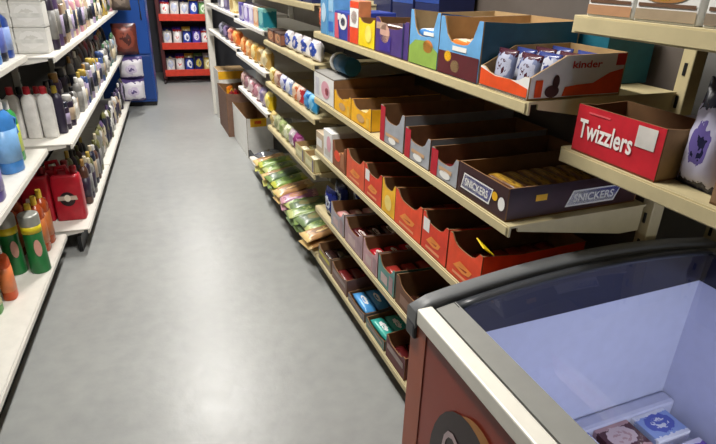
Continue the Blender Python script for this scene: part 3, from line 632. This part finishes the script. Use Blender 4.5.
# ------------------------------------------------------------------ freezer (local x = t, y = s)
def freezer():
    TL, TR_, SN, SF = -.27, .72, -.40, .935
    c, hw = (TL + TR_) / 2, (TR_ - TL) / 2
    def arch(t): return .86 + .045 * (1 - ((t - c) / hw) ** 2)
    LIN = mat('#c3c8de', .35, var=.03); COLR = mat('#15172f', .3, var=.05); PR = mat('#9a3c2a', .35, var=.1, scale=4); FR = mat('#8d8d88', .4, var=.04)
    LAV = mat('#cccfe6', .35, var=.03)
    kids = []
    # shell: outer walls
    sh = MB()
    sh.box(TL, TL + .03, SN, SF, .08, .82, PR, .004); sh.box(TR_ - .03, TR_, SN, SF, .08, .82, PR, .004)
    sh.box(TL + .03, TR_ - .03, SF - .03, SF, .08, .82, PR); sh.box(TL + .03, TR_ - .03, SN, SN + .03, .08, .82, PR)
    sh.box(TL + .03, TR_ - .03, SN + .03, SF - .03, .08, .1, PR)
    # printed panel art on the aisle side: paler corner strip, dark badge with pale ring, gold swoosh
    x = TL - .0025
    def f(pts, m, e=0): sh.face([(x - e, a, b) for a, b in pts], m)
    f([(SF - .004, .085), (SF - .075, .085), (SF - .075, .818), (SF - .004, .818)], mat('#ac5434', .35, var=.08, scale=6))
    DK = mat('#2c1416', .35); 
    cs, cz, ra, rb = .665, .535, .135, .20
    f([(cs + ra * math.cos(2*PI*i/28), cz + rb * math.sin(2*PI*i/28)) for i in range(28)], DK, .0006)
    gm = mat('#b8782a', .35)
    pts = [(cs + (ra + .001) * math.cos(a), cz + (rb + .001) * math.sin(a)) for a in [math.radians(80 + 5 * i) for i in range(20)]]
    pts2 = [(cs + (ra + .028 * math.sin(math.pi * k / 19) + .002) * math.cos(a), cz + (rb + .036 * math.sin(math.pi * k / 19) + .002) * math.sin(a)) for k, a in enumerate([math.radians(80 + 5 * i) for i in range(20)])]
    f(pts + pts2[::-1], gm, .0012)
    sh.text('O', (x - .0022, .712, .60), (0, -1, 0), (0, 0, 1), .072, .125, mat('#c9b2b4', .35), 0)
    kids.append(Nd('body', sh))
    kids.append(Nd('plinth', MB().box(TL + .05, TR_ - .05, SN + .05, SF - .05, 0, .08, BLACK)))
    # liner: thick walls, raised ledge at the far end
    li = MB(); it, ot, s0, s1, zb = TL + .10, TR_ - .10, SN + .08, SF - .065, .29
    li.box(TL + .03, it, SN + .03, SF - .03, .1, .775, LAV); li.box(ot, TR_ - .03, SN + .03, SF - .03, .1, .775, LAV)
    li.box(it, ot, s1, SF - .03, .1, .775, LIN); li.box(it, ot, SN + .03, s0, .1, .775, LIN)
    li.box(it, ot, s0, s1, .1, zb, LIN); li.box(it, ot, s1 - .05, s1, zb, .375, LAV, .012)
    kids.append(Nd('liner', li))
    # collar: dark band around the opening, above the liner
    co = MB()
    n = 14
    for s_a, s_b in ((s1, SF - .03), (SN + .03, s0)):
        for i in range(n):
            a, b = TL + .03 + (TR_ - TL - .06) * i / n, TL + .03 + (TR_ - TL - .06) * (i + 1) / n
            co.prism([(a, s_a, .775), (b, s_a, .775), (b, s_a, arch(b) - .02), (a, s_a, arch(a) - .02)], (0, s_b - s_a, 0), COLR)
    co.box(ot, TR_ - .03, s0, s1, .775, .86, COLR); co.box(TL + .03, it, s0, s1, .775, .835, COLR)
    kids.append(Nd('collar', co))
    # aisle-side rail: bright top with a duller front
    ra_ = MB().box(TL - .008, TL + .03, SN + .0, SF - .035, .82, .862, mat('#efece0', .35, var=.03), .004)
    kids.append(Nd('side_rail', ra_, label='cream white side rail'))
    kids.append(Nd('side_rail', MB().box(TR_ - .03, TR_ + .008, SN, SF - .035, .82, .862, mat('#efece0', .35, var=.03), .004)))
    # arched end caps
    for s_a, s_b in ((SF - .034, SF + .008), (SN - .008, SN + .03)):
        e = MB(); rings = []
        for i in range(25):
            t = TL - .01 + (TR_ - TL + .02) * i / 24; z = arch(min(max(t, TL), TR_)) + .004
            if i in (0, 24): z -= .012
            q = .006
            rings.append([(t, s_a, z - .045), (t, s_b, z - .045), (t, s_b, z - q), (t, s_b - q, z), (t, s_a + q, z), (t, s_a, z - q)])
        e.loft(rings, mat('#6c6e6f', .45, var=.04)); kids.append(Nd('end_cap', e))
        cb = MB().box(TL - .012, TL + .03, s_a, s_b + .001, .775, .818, mat('#3a3b3f', .4), .006); kids.append(Nd('corner_block', cb, label='dark grey corner block'))
    # sliding curved lids
    gl = glassm()
    for (sa, sb_, dz) in ((.25, SF - .045, -.012), (SN + .04, .29, -.002)):
        ta, tb = TL + .036, TR_ - .036
        fr = MB()
        for (u0, u1) in ((ta, ta + .05), (tb - .05, tb)):
            rings = []
            for k, s in enumerate((sa, sb_)):
                rings.append([(u0, s, arch(u0) + dz - .008), (u1, s, arch(u1) + dz - .008), (u1, s, arch(u1) + dz + .004), (u0, s, arch(u0) + dz + .004)])
            fr.loft(rings, FR)
        for f_ in fr.bm.faces: f_.smooth = False
        for (v0, v1) in ((sa, sa + .022), (sb_ - .022, sb_)):
            rings = []
            for i in range(15):
                t = ta + .045 + (tb - ta - .09) * i / 14; z = arch(t) + dz
                rings.append([(t, v0, z - .008), (t, v1, z - .008), (t, v1, z + .004), (t, v0, z + .004)])
            fr.loft(rings, FR if v0 != sb_ - .022 else mat('#3c3e42', .35))
        gp = MB(); rings = []
        for i in range(21):
            t = ta + .045 + (tb - ta - .09) * i / 20; z = arch(t) + dz
            rings.append([(t, sa + .022, z - .002), (t, sb_ - .022, z - .002)])
        gp.loft(rings, gl, cap=False, close=False)
        kids.append(Nd('sliding_lid', fr, Nd('glass', gp)))
    # wire divider
    dv = MB()
    dv.tube([(it + .005, .33, .46), (ot - .005, .33, .46)], .004, WHITE); dv.tube([(it + .005, .33, .24), (ot - .005, .33, .24)], .004, WHITE)
    for i in range(22):
        t = it + .02 + (ot - it - .04) * i / 21; dv.tube([(t, .33, .23), (t, .33, .46)], .002, WHITE, 5)
    kids.append(Nd('wire_divider', dv))
    return Nd('chest_freezer', None, *kids), it, ot, s0, s1, zb
fz, it, ot, s0, s1, zb = freezer()
inst(fz, P(0, 0, 0), (0, 0, A), 'red and cream ice cream chest freezer with curved glass sliding lids', 'freezer')
L = bpy.data.lights.new('freezer lamp', 'AREA'); L.shape = 'RECTANGLE'; L.size = .6; L.size_y = .03; L.energy = 4.6; L.color = (.95, .96, 1)
o = bpy.data.objects.new('freezer_lamp', L); COL.objects.link(o); o.location = P((it + ot) / 2, s0 + .03, .745); o.rotation_euler = (math.radians(68), 0, A)
icn = [('#4a52b8', '#e6e8f8', '#8a90e0', 'blue and white'), ('#7a5ac0', '#e8e2f6', '#c0a8f0', 'violet'), ('#e6e8f4', '#6a74cc', '#b8bcf0', 'white and blue'), ('#5a2c34', '#c8a0a0', '#e0c8c8', 'dark maroon'), ('#98b0e8', '#f0f2fc', '#5a6ac8', 'pale blue')]
k = 0
for j, s in enumerate((.765, .64, .50)):
    for i in range(5):
        t = it + .09 + .145 * i; b, bd, ac, nm = icn[(i + 2 * j) % 5]
        nd = cached(('ice', (i + 2 * j) % 5), lambda: carton(.125, .1, .075, printed(b, bd, ac, 'xy', .35, i), name='ice_cream_box'))
        inst(nd, P(t, s - .045, zb + .0005), (0, 0, A), '%s ice cream box in the freezer, %s row from the raised ledge' % (nm, ORD[j]), 'ice cream box', 'ice cream boxes in the chest freezer')

# ------------------------------------------------------------------ left run
def lput(nd, x, y, z, label, cat, group=None, dr=0., rx=0.): return inst(nd, (x, y, z), (rx, 0, LR + dr), label, cat, group)
l0, l1, l2 = .1455, .6605, 1.1205; n0, n1, n2 = .1455, .6555, 1.1405
# near bay, lowest shelf
def canister(r, h):
    g = mat('#1f7a3c', .35); lidm = mat('#a3a49c', .35, .3)
    b = MB().lathe([(r * .96, 0), (r, .006), (r * .95, h * .3), (r * .9, h * .55), (r * .95, h * .74), (r * .95, h * .76)], g, 18)
    return Nd('powder_canister', None, Nd('body', b), Nd('band', MB().lathe([(r * .965, h * .70), (r * .965, h * .82)], mat('#e6d22a', .4), 18)),
              Nd('lid', MB().lathe([(r * .97, h * .82), (r * .99, h * .83), (r * .99, h * .97), (r * .92, h), (r * .6, h * .995)], lidm, 18)),
              Nd('label', MB().prism([(.0 + .017 * math.cos(2*PI*i/14), -r * .93 - .003, h * .45 + .045 * math.sin(2*PI*i/14)) for i in range(14)], (0, .03, 0), mat('#d8a090', .4))))
cn = canister(.047, .31)
lput(cn, -.79, 2.745, n0, 'green canister with yellow band standing nearest the aisle edge', 'canister', None, -1.1)
lput(cn, -.898, 2.755, n0, 'green canister with yellow band, the one set further into the shelf', 'canister', None, -1.0)
lput(cn, -.99, 2.86, n0, 'green canister with yellow band half hidden behind the other two', 'canister', None, -.4)
am = bottle(.042, .31, mat('#a8481c', .25), mat('#e8c440', .4), mat('#c8743c', .4), sy=.8, name='bottle')
for i, (x, y) in enumerate(((-.822, 2.88), (-.817, 2.98), (-.812, 3.08))):
    lput(am, x, y, n0, 'amber bottle with yellow cap, ' + ('just behind the green canisters', 'second behind the green canisters', 'third behind the green canisters, beside the jerrycans')[i], 'bottle')
am2 = bottle(.042, .30, mat('#93441c', .25), mat('#c87a3c', .4), mat('#b8602c', .4), sy=.8)
for i, (x, y) in enumerate(((-.93, 2.95), (-.93, 3.06))): lput(am2, x, y, n0, ('brown bottle with orange cap behind the green canisters', 'brown bottle with orange cap further in, by the jerrycans')[i], 'bottle')
ob = bottle(.036, .27, mat('#d8561f', .35), WHITE, mat('#e8824c', .4), sy=.8)
lput(ob, -.868, 2.5, n0, 'orange bottle with white cap on the lowest shelf in front of canisters', 'bottle')
lput(bottle(.036, .26, mat('#58a04c', .35), WHITE, mat('#d8e0b0', .4), sy=.8), -.9, 2.38, n0, 'light green bottle standing before the orange bottle on the lowest shelf', 'bottle')
lput(bottle(.036, .26, mat('#3f7f3c', .35), RED, mat('#d8c850', .4), sy=.8), -.97, 2.44, n0, 'dark green bottle with red cap on the lowest shelf', 'bottle')
# near bay, middle shelf
bl = bottle(.056, .345, mat('#3f86d0', .3), WHITE, mat('#7fb2e4', .35), sy=.7, handle=True, sh=.72, name='detergent_bottle')
lput(bl, -.818, 2.80, n1, 'large light blue detergent bottle with white cap', 'bottle', None, -.5)
lput(bottle(.06, .33, mat('#2f66b8', .3), WHITE, mat('#c8d8ec', .35), sy=.7, name='detergent_bottle'), -.93, 2.70, n1, 'deeper blue detergent bottle set further into the middle shelf', 'bottle', None, -.4)
lput(bottle(.042, .30, mat('#2f9a48', .3), WHITE, mat('#cfe04c', .35), sy=.8), -.835, 2.98, n1, 'green bottle with white cap behind the light blue detergent bottle', 'bottle')
lput(bottle(.042, .29, mat('#39a652', .3), mat('#e0e4dc', .4), mat('#e8d850', .35), sy=.8), -.93, 2.97, n1, 'green bottle with pale cap further in on the middle shelf', 'bottle')
lput(bottle(.05, .27, mat('#5a4a98', .3), mat('#d8d0e8', .4), mat('#8f7fc8', .35), sy=.75), -.80, 2.43, n1, 'purple bottle standing nearest the aisle edge on the middle shelf', 'bottle')
lput(bottle(.05, .27, mat('#3a62a8', .3), mat('#e0e4ec', .4), mat('#a8c0e0', .35), sy=.75), -.92, 2.5, n1, 'blue bottle beside the purple bottle on the middle shelf', 'bottle')
lput(bottle(.042, .27, mat('#e4e4e0', .4), WHITE, mat('#b8c0d0', .4), sy=.75), -.87, 3.08, n1, 'plain white bottle wedged beside the green bottles', 'bottle')
# near bay, top shelf
tb = [('#2a4a98', '#181c30', '#8fa8e0'), ('#1f2434', '#3c3c44', '#5a6ab8'), ('#2f7fd0', '#e0e4ec', '#a8d0f0'), ('#26282c', '#4a4c48', '#7a7c60')]
for i, (x, y) in enumerate(((-.80, 3.06), (-.80, 2.95), (-.80, 2.84), (-.90, 3.06))):
    b, c, l = tb[i]
    lput(bottle(.042, .23 + .01 * i, mat(b, .3), mat(c, .4), mat(l, .4), sy=.8), x, y, n2, ('royal blue', 'black and violet', 'bright blue', 'black')[i] + ' bottle on the top shelf beside the white paper packs', 'bottle')
# far bays, lowest shelf: jerrycans
def jerrycan(w, d, h, m):
    b = MB()
    prof = [(0, .98), (.01, 1), (h * .72, 1), (h * .82, .93), (h * .86, .8)]
    rings = []
    for z, k in prof:
        r = []
        for i in range(20):
            a = 2*PI*i/20; c, q = math.cos(a), math.sin(a)
            r.append((w/2 * k * math.copysign(abs(c) ** .3, c), d/2 * k * math.copysign(abs(q) ** .3, q), z))
        rings.append(r)
    b.loft(rings, m)
    hd = MB(); hd.tube([(-w * .3, 0, h * .84), (-w * .28, 0, h * .97), (w * .05, 0, h * .99), (w * .12, 0, h * .84)], .013, m)
    cp = MB().lathe([(.02, h * .84), (.02, h * .98), (.015, h)], mat('#8a1a20', .4), 12, cx=w * .3)
    lb = MB()
    y = -d / 2 - .0015
    lb.face([(.042 * math.cos(2*PI*i/20), y, h * .42 + .045 * math.sin(2*PI*i/20)) for i in range(20)], mat('#2a1a1c', .4))
    lb.face([(-.055, y - .0006, h * .4), (.055, y - .0006, h * .4), (.05, y - .0006, h * .48), (-.05, y - .0006, h * .48)], mat('#c8b0a0', .4))
    lb.face([(.018 * math.cos(2*PI*i/12), y - .0012, h * .44 + .022 * math.sin(2*PI*i/12)) for i in range(12)], mat('#e8dcc8', .4))
    return Nd('jerrycan', None, Nd('body', b), Nd('handle', hd), Nd('cap', cp), Nd('label', lb))
jc = jerrycan(.162, .1, .33, mat('#b01a2a', .35))
for i, (x, y) in enumerate(((-.735, 3.27), (-.905, 3.28), (-.80, 3.385), (-.97, 3.385))):
    inst(jc, (x, y + .13, l0), (0, 0, 0), 'red jerrycan on the lowest white shelf, ' + ('at the shelf corner by the aisle', 'set behind the amber bottles', 'second row, behind the corner one', 'second row, deepest in the shelf')[i], 'jerrycan')
# generated rows of household bottles: every combination of colours is different
cols = {'purple': '#544268', 'dark purple': '#2e2438', 'white': '#cfcdc8', 'pale blue': '#8ea4b4', 'blue': '#3a5080', 'navy': '#1c2238', 'grey': '#83827f', 'black': '#1c1c1e', 'olive': '#66663c',
        'amber': '#98743c', 'pink': '#b88490', 'cream': '#c4b89c', 'brown': '#54382c', 'red': '#8c2a30', 'green': '#4a7050', 'lilac': '#9c90ac', 'teal': '#47706c', 'orange': '#b8683c', 'beige': '#a8947c', 'yellow': '#b89c44'}
seen = set()
def row(y0, y1, x, z, shelf, step, hmin, hmax, bodies, caps, kinds):
    y = y0
    while y < y1:
        for _ in range(300):
            b, c, kd = rnd.choice(bodies), rnd.choice(caps), rnd.choice(kinds)
            if (b, c, kd, shelf) not in seen: break
        seen.add((b, c, kd, shelf))
        h = rnd.uniform(hmin, hmax); l = rnd.choice(['white', 'grey', 'cream', 'lilac', 'navy', 'dark purple', 'beige', 'black'])
        if kd == 'bottle': nd = bottle(.036, h, mat(cols[b], .35), mat(cols[c], .4), mat(cols[l], .4), sy=.75)
        elif kd == 'aerosol can': nd = spray_can(.031, h, mat(cols[b], .3), mat(cols[c], .4), mat(cols[l], .4))
        else: nd = pouch(.11, h, .06, printed(cols[b], cols[c], cols[l], 'xz', .35, rnd.randint(0, 4)), 'refill_pouch', rnd.randint(0, 99))
        cap = {'bottle': '%s bottle with %s cap', 'aerosol can': '%s aerosol can with %s cap', 'pouch': '%s pouch with %s bands'}[kd] % (b, c)
        lput(nd, x + rnd.uniform(-.012, .006), y, z, cap + ' ' + shelf, kd)
        y += step * (1.25 if kd == 'pouch' else 1)
ALL = list(cols)
row(3.63, 4.35, -.675, l0, 'on the lowest white shelf behind the jerrycans', .095, .24, .3, ['black', 'dark purple', 'grey', 'brown', 'olive', 'navy'], ['yellow', 'amber', 'olive', 'cream', 'white'], ['bottle'])
row(3.66, 4.3, -.77, l0, 'in the second row of the lowest white shelf', .1, .26, .32, ['black', 'brown', 'navy', 'dark purple', 'olive'], ['yellow', 'amber', 'black', 'olive'], ['bottle'])
row(4.5, 6.6, -.685, l0, 'along the far part of the lowest white shelf', .115, .22, .3, ['grey', 'white', 'lilac', 'navy', 'olive', 'dark purple', 'beige'], ['olive', 'grey', 'navy', 'lilac', 'white', 'purple'], ['bottle', 'pouch', 'pouch'])
row(3.545, 3.98, -.69, l1, 'on the middle white shelf behind the red-capped bottles', .088, .15, .2, ['navy', 'black', 'dark purple', 'white', 'grey'], ['white', 'grey', 'black', 'navy', 'lilac'], ['bottle', 'aerosol can'])
row(3.56, 4.3, -.78, l1, 'in the second row of the middle white shelf', .095, .22, .29, ['navy', 'black', 'dark purple', 'purple', 'blue'], ['black', 'navy', 'amber', 'white', 'grey'], ['bottle', 'aerosol can'])
row(4.0, 5.5, -.675, l1, 'midway along the middle white shelf', .088, .19, .26, ['pale blue', 'white', 'grey', 'beige', 'blue', 'olive', 'lilac'], ['blue', 'yellow', 'white', 'amber', 'grey', 'navy'], ['bottle', 'aerosol can'])
row(5.6, 6.6, -.68, l1, 'at the far end of the middle white shelf', .095, .2, .27, ['teal', 'green', 'pale blue', 'grey', 'white'], ['white', 'grey', 'teal', 'green'], ['bottle', 'pouch'])
row(4.4, 6.5, -.775, l1, 'in the back row at the far middle shelf', .11, .27, .33, ['red', 'brown', 'black', 'navy', 'grey'], ['red', 'black', 'brown', 'amber', 'white'], ['bottle', 'pouch'])
row(3.52, 4.1, -.675, l2, 'on the top white shelf beside the paper packs', .08, .27, .34, ['beige', 'brown', 'grey', 'lilac', 'dark purple', 'purple'], ['black', 'beige', 'white', 'purple', 'pink'], ['aerosol can', 'bottle'])
row(4.15, 5.3, -.675, l2, 'midway along the top white shelf', .085, .22, .29, ['white', 'pink', 'cream', 'lilac', 'beige'], ['brown', 'pink', 'white', 'cream', 'red'], ['bottle', 'aerosol can'])
row(5.4, 6.75, -.675, l2, 'at the far end of the top white shelf', .1, .2, .27, ['pink', 'green', 'orange', 'yellow', 'cream'], ['white', 'orange', 'green', 'yellow', 'pink'], ['bottle', 'pouch'])
row(3.53, 4.4, -.77, l2, 'in the second row of the top white shelf', .1, .3, .36, ['brown', 'dark purple', 'purple', 'beige', 'grey'], ['black', 'purple', 'lilac', 'brown'], ['bottle'])
# white bottles with red caps at the shelf corner
wb = bottle(.037, .285, mat('#dcdad6', .4), mat('#b82430', .4), None, sy=.8, neck=.42, sh=.76, sq=.5)
for i, x in enumerate((-.748, -.828, -.91)):
    inst(wb, (x, 3.372, l1), (0, 0, 0), 'white bottle with red cap, ' + ('nearest the aisle edge of the shelf corner', 'middle one of three at the shelf corner', 'behind the light blue detergent bottle')[i], 'bottle')
for i, x in enumerate((-.71, -.80, -.885)):
    inst(bottle(.034, .27, mat(('#2a2438', '#d8d4d0', '#3a3048')[i], .4), mat(('#c8b040', '#b82430', '#16161a')[i], .4), None, sy=.85), (x, 3.455, l1), (0, 0, 0), ('dark bottle with yellow cap', 'grey-white bottle with red cap', 'dark violet bottle with black cap')[i] + ' right behind the white red-capped bottles', 'bottle')
# white paper packs
pw = printed('#dad9d4', '#cfcec8', '#e2e1dd', 'xz', .6, 0)
def paper_pack():
    b = MB().box(-.075, .075, -.06, .06, 0, .128, pw, .005)
    k = MB().box(-.0755, .0755, -.0612, -.0600, .052, .072, mat('#d0d0cb', .6)); return Nd('paper_pack', None, Nd('pack', b), Nd('wrapper_band', k))
pp = paper_pack()
for r in range(3):
    for cidx in range(2):
        inst(pp, (-.742 - .153 * cidx + .003 * r, 3.40, l2 + .0002 + .1285 * r), (0, 0, 0), 'white paper pack stacked at the shelf end, %s layer up, %s' % (ORD[r], 'on the aisle side' if cidx == 0 else 'on the inner side'), 'paper pack', 'white paper packs stacked at the end of the top shelf')
# pack of nappies and brown bags at the far end of the run
nm_ = printed('#e6e2ea', '#5a4a80', '#cfc4dc', 'xz', .35, 1, .45, .2)
inst(pouch(.26, .25, .2, nm_, 'nappy_pack', 80), (-.57, 6.74, l0 + .0005), (0, 0, .1), 'white and purple nappy pack at the far end, lower of two', 'nappy pack')
inst(pouch(.26, .24, .2, nm_, 'nappy_pack', 80), (-.56, 6.75, l0 + .251), (0, 0, .05), 'white and purple nappy pack at the far end, upper of two', 'nappy pack')
inst(pouch(.26, .33, .16, printed('#6a3028', '#4a201c', '#8c4434', 'xz', .4, 2), 'refill_pouch', 82), (-.575, 6.72, l1), (0, 0, .1), 'large reddish brown bag overhanging the middle shelf beside the blue cabinet', 'bag')
inst(pouch(.2, .3, .12, printed('#6c6058', '#4c443e', '#8a7c70', 'xz', .4, 3), 'refill_pouch', 83), (-.57, 6.74, l2), (0, 0, .1), 'tall grey-brown bag on the top shelf beside the blue cabinet', 'bag')
inst(carton(.26, .14, .09, mat('#151517', .6), name='carton_box'), (-.78, 3.50, l0), (0, 0, 0), 'black low carton behind the red jerrycans', 'carton') if False else None

# ------------------------------------------------------------------ blue cabinet, rack
bm_ = mat('#1d4a98', .4, var=.06, scale=3)
cb = MB().box(-.3, .3, 0, .45, .05, 1.95, bm_, .008)
dr_ = MB().box(-.285, .285, -.018, -.001, .62, 1.93, mat('#1f52a6', .35, var=.05, scale=3), .006); hd = MB().tube([(.24, -.02, 1.0), (.24, -.05, 1.02), (.24, -.05, 1.25), (.24, -.02, 1.27)], .008, DKGREY)
lp = MB().box(-.285, .285, -.018, -.001, .08, .60, mat('#1a4288', .35, var=.05, scale=3), .006)
inst(Nd('blue_cabinet', None, Nd('body', cb), Nd('door', dr_, Nd('handle', hd)), Nd('lower_panel', lp), Nd('plinth', MB().box(-.29, .29, .02, .43, 0, .05, BLACK))), (-.64, 7.10, 0), (0, 0, 0), 'tall blue cabinet standing at the end of the white shelving', 'cabinet')

def rack():
    W, Dp = .76, .42; mr = mat('#4a1a1c', .45); rd = mat('#cc3a26', .4); dk = mat('#2a2224', .5)
    kids = []
    for x in (-W/2, W/2 - .05):
        for y in (0, Dp - .03): kids.append(Nd('upright', MB().box(x, x + .05, y, y + .03, .05, 1.75, mr, .003)))
    for x in (-W/2, W/2 - .03): kids.append(Nd('side_panel', MB().box(x + .006, x + .018, .03, Dp - .03, .1, 1.7, mr)))
    for z in (.115, .495, .885, 1.28):
        s = MB().box(-W/2 + .03, W/2 - .03, -.02, Dp - .02, z, z + .012, rd); s.box(-W/2 + .03, W/2 - .03, -.032, -.02, z - .02, z + .075, rd, .003)
        kids.append(Nd('shelf', s))
    ft = MB()
    for x in (-W/2 + .015, W/2 - .015): ft.tube([(x, -.12, .02), (x, Dp, .02)], .018, dk)
    ft.tube([(-W/2 + .015, -.05, .02), (W/2 - .015, -.05, .02)], .012, dk); kids.append(Nd('foot_frame', ft))
    kids.append(Nd('back_panel', MB().box(-W/2 + .03, W/2 - .03, Dp - .012, Dp - .004, .1, 1.7, mat('#3c3a48', .6))))
    return Nd('snack_rack', None, *kids)
RX, RY = .10, 8.62
inst(rack(), (RX, RY, 0), (0, 0, 0), 'red four-shelf snack rack standing against the back wall', 'rack')
rc = [('white', '#e8e6e2', '#c8c4c0', '#b8c0d8'), ('blue', '#2a4ab0', '#1c2c78', '#e0e4f0'), ('white and red', '#e4e0dc', '#c8302c', '#f0ece8'), ('navy', '#222a68', '#161c48', '#c0b040'), ('pale yellow', '#e0d088', '#c8a83c', '#f0ecc8'), ('violet', '#5a48b0', '#382c80', '#e0d8f0'), ('green', '#7fb070', '#4f8048', '#d8e8c8')]
order = [[0, 2, 1, 3, 4], [0, 2, 1, 5, 2], [2, 0, 0, 1, 6], [1, 3, 0, 5, 2]]
dup = {}
for r, z in enumerate((.128, .508, .898, 1.293)):
    for i in range(5):
        nm, b, bd, ac = rc[order[r][i]]
        h = .23 if i % 2 else .21
        nd = cached(('rk', order[r][i], i % 2), lambda: pouch(.125, h, .09, printed(b, bd, ac, 'xz', .3, i, .55, .26), 'snack_bag', 50 + i))
        k = dup.get((r, nm), 0); dup[(r, nm)] = k + 1
        nth = '' if (order[r].count(order[r][i]) == 1) else (' outer', ' inner')[k]
        inst(nd, (RX - .268 + .134 * i, RY + .07, z + .006), (-.22, rnd.uniform(-.06, .06), rnd.uniform(-.12, .12)), '%s%s snack bag in front on the %s shelf of the red rack' % (nm, nth, ('lowest', 'second', 'third', 'top')[r]), 'snack bag', 'snack bags on the red rack')
        nm2, b, bd, ac = rc[(order[r][i] + 3) % 7]
        nd = cached(('rk2', order[r][i]), lambda: pouch(.125, .26, .08, printed(b, bd, ac, 'xz', .3, i, .55, .26), 'snack_bag', 60 + i))
        inst(nd, (RX - .268 + .134 * i, RY + .22, z + .001), (-.12, 0, 0), '%s snack bag behind the %s%s one on the rack\'s %s shelf' % (nm2, nm, nth, ('lowest', 'second', 'third', 'top')[r]), 'snack bag', 'snack bags on the red rack')

for l, v in LABELS.items():
    if len(v) > 1 and not all(g for _, g in v): print('DUPLABEL', l, len(v))
    if not 4 <= len(l.split()) <= 16: print('LABELLEN', len(l.split()), l)

# ------------------------------------------------------------------ camera, world, view
cam = bpy.data.cameras.new('camera'); cam.sensor_width = 36; cam.lens = 36 * 540 / 716; cam.clip_start = .01
co = bpy.data.objects.new('camera', cam); COL.objects.link(co)
def unit(v): return Vector(v).normalized()
Yc = unit((172 - 358, -32 - 222, 540)); Zc = Yc.cross(Vector((1, .027, 0))).normalized()
if Zc.y > 0: Zc = -Zc
Xc = Yc.cross(Zc)
if Xc.x < 0: Xc = -Xc
# world axes in image coords (x right, y down, z forward) -> camera axes in world coords
right = Vector((Xc.x, Yc.x, Zc.x)); down = Vector((Xc.y, Yc.y, Zc.y)); fwd = Vector((Xc.z, Yc.z, Zc.z))
M = Matrix((right, -down, -fwd)).transposed().to_4x4(); M.translation = Vector((0, 0, 1.55))
co.matrix_world = M
S.camera = co
w = bpy.data.worlds.new('world'); S.world = w; w.use_nodes = True
w.node_tree.nodes['Background'].inputs[0].default_value = (.05, .05, .055, 1); w.node_tree.nodes['Background'].inputs[1].default_value = .3
S.view_settings.view_transform = 'Standard'; S.view_settings.look = 'None'; S.view_settings.gamma = 1; S.view_settings.exposure = 0.0
S.view_settings.use_curve_mapping = False
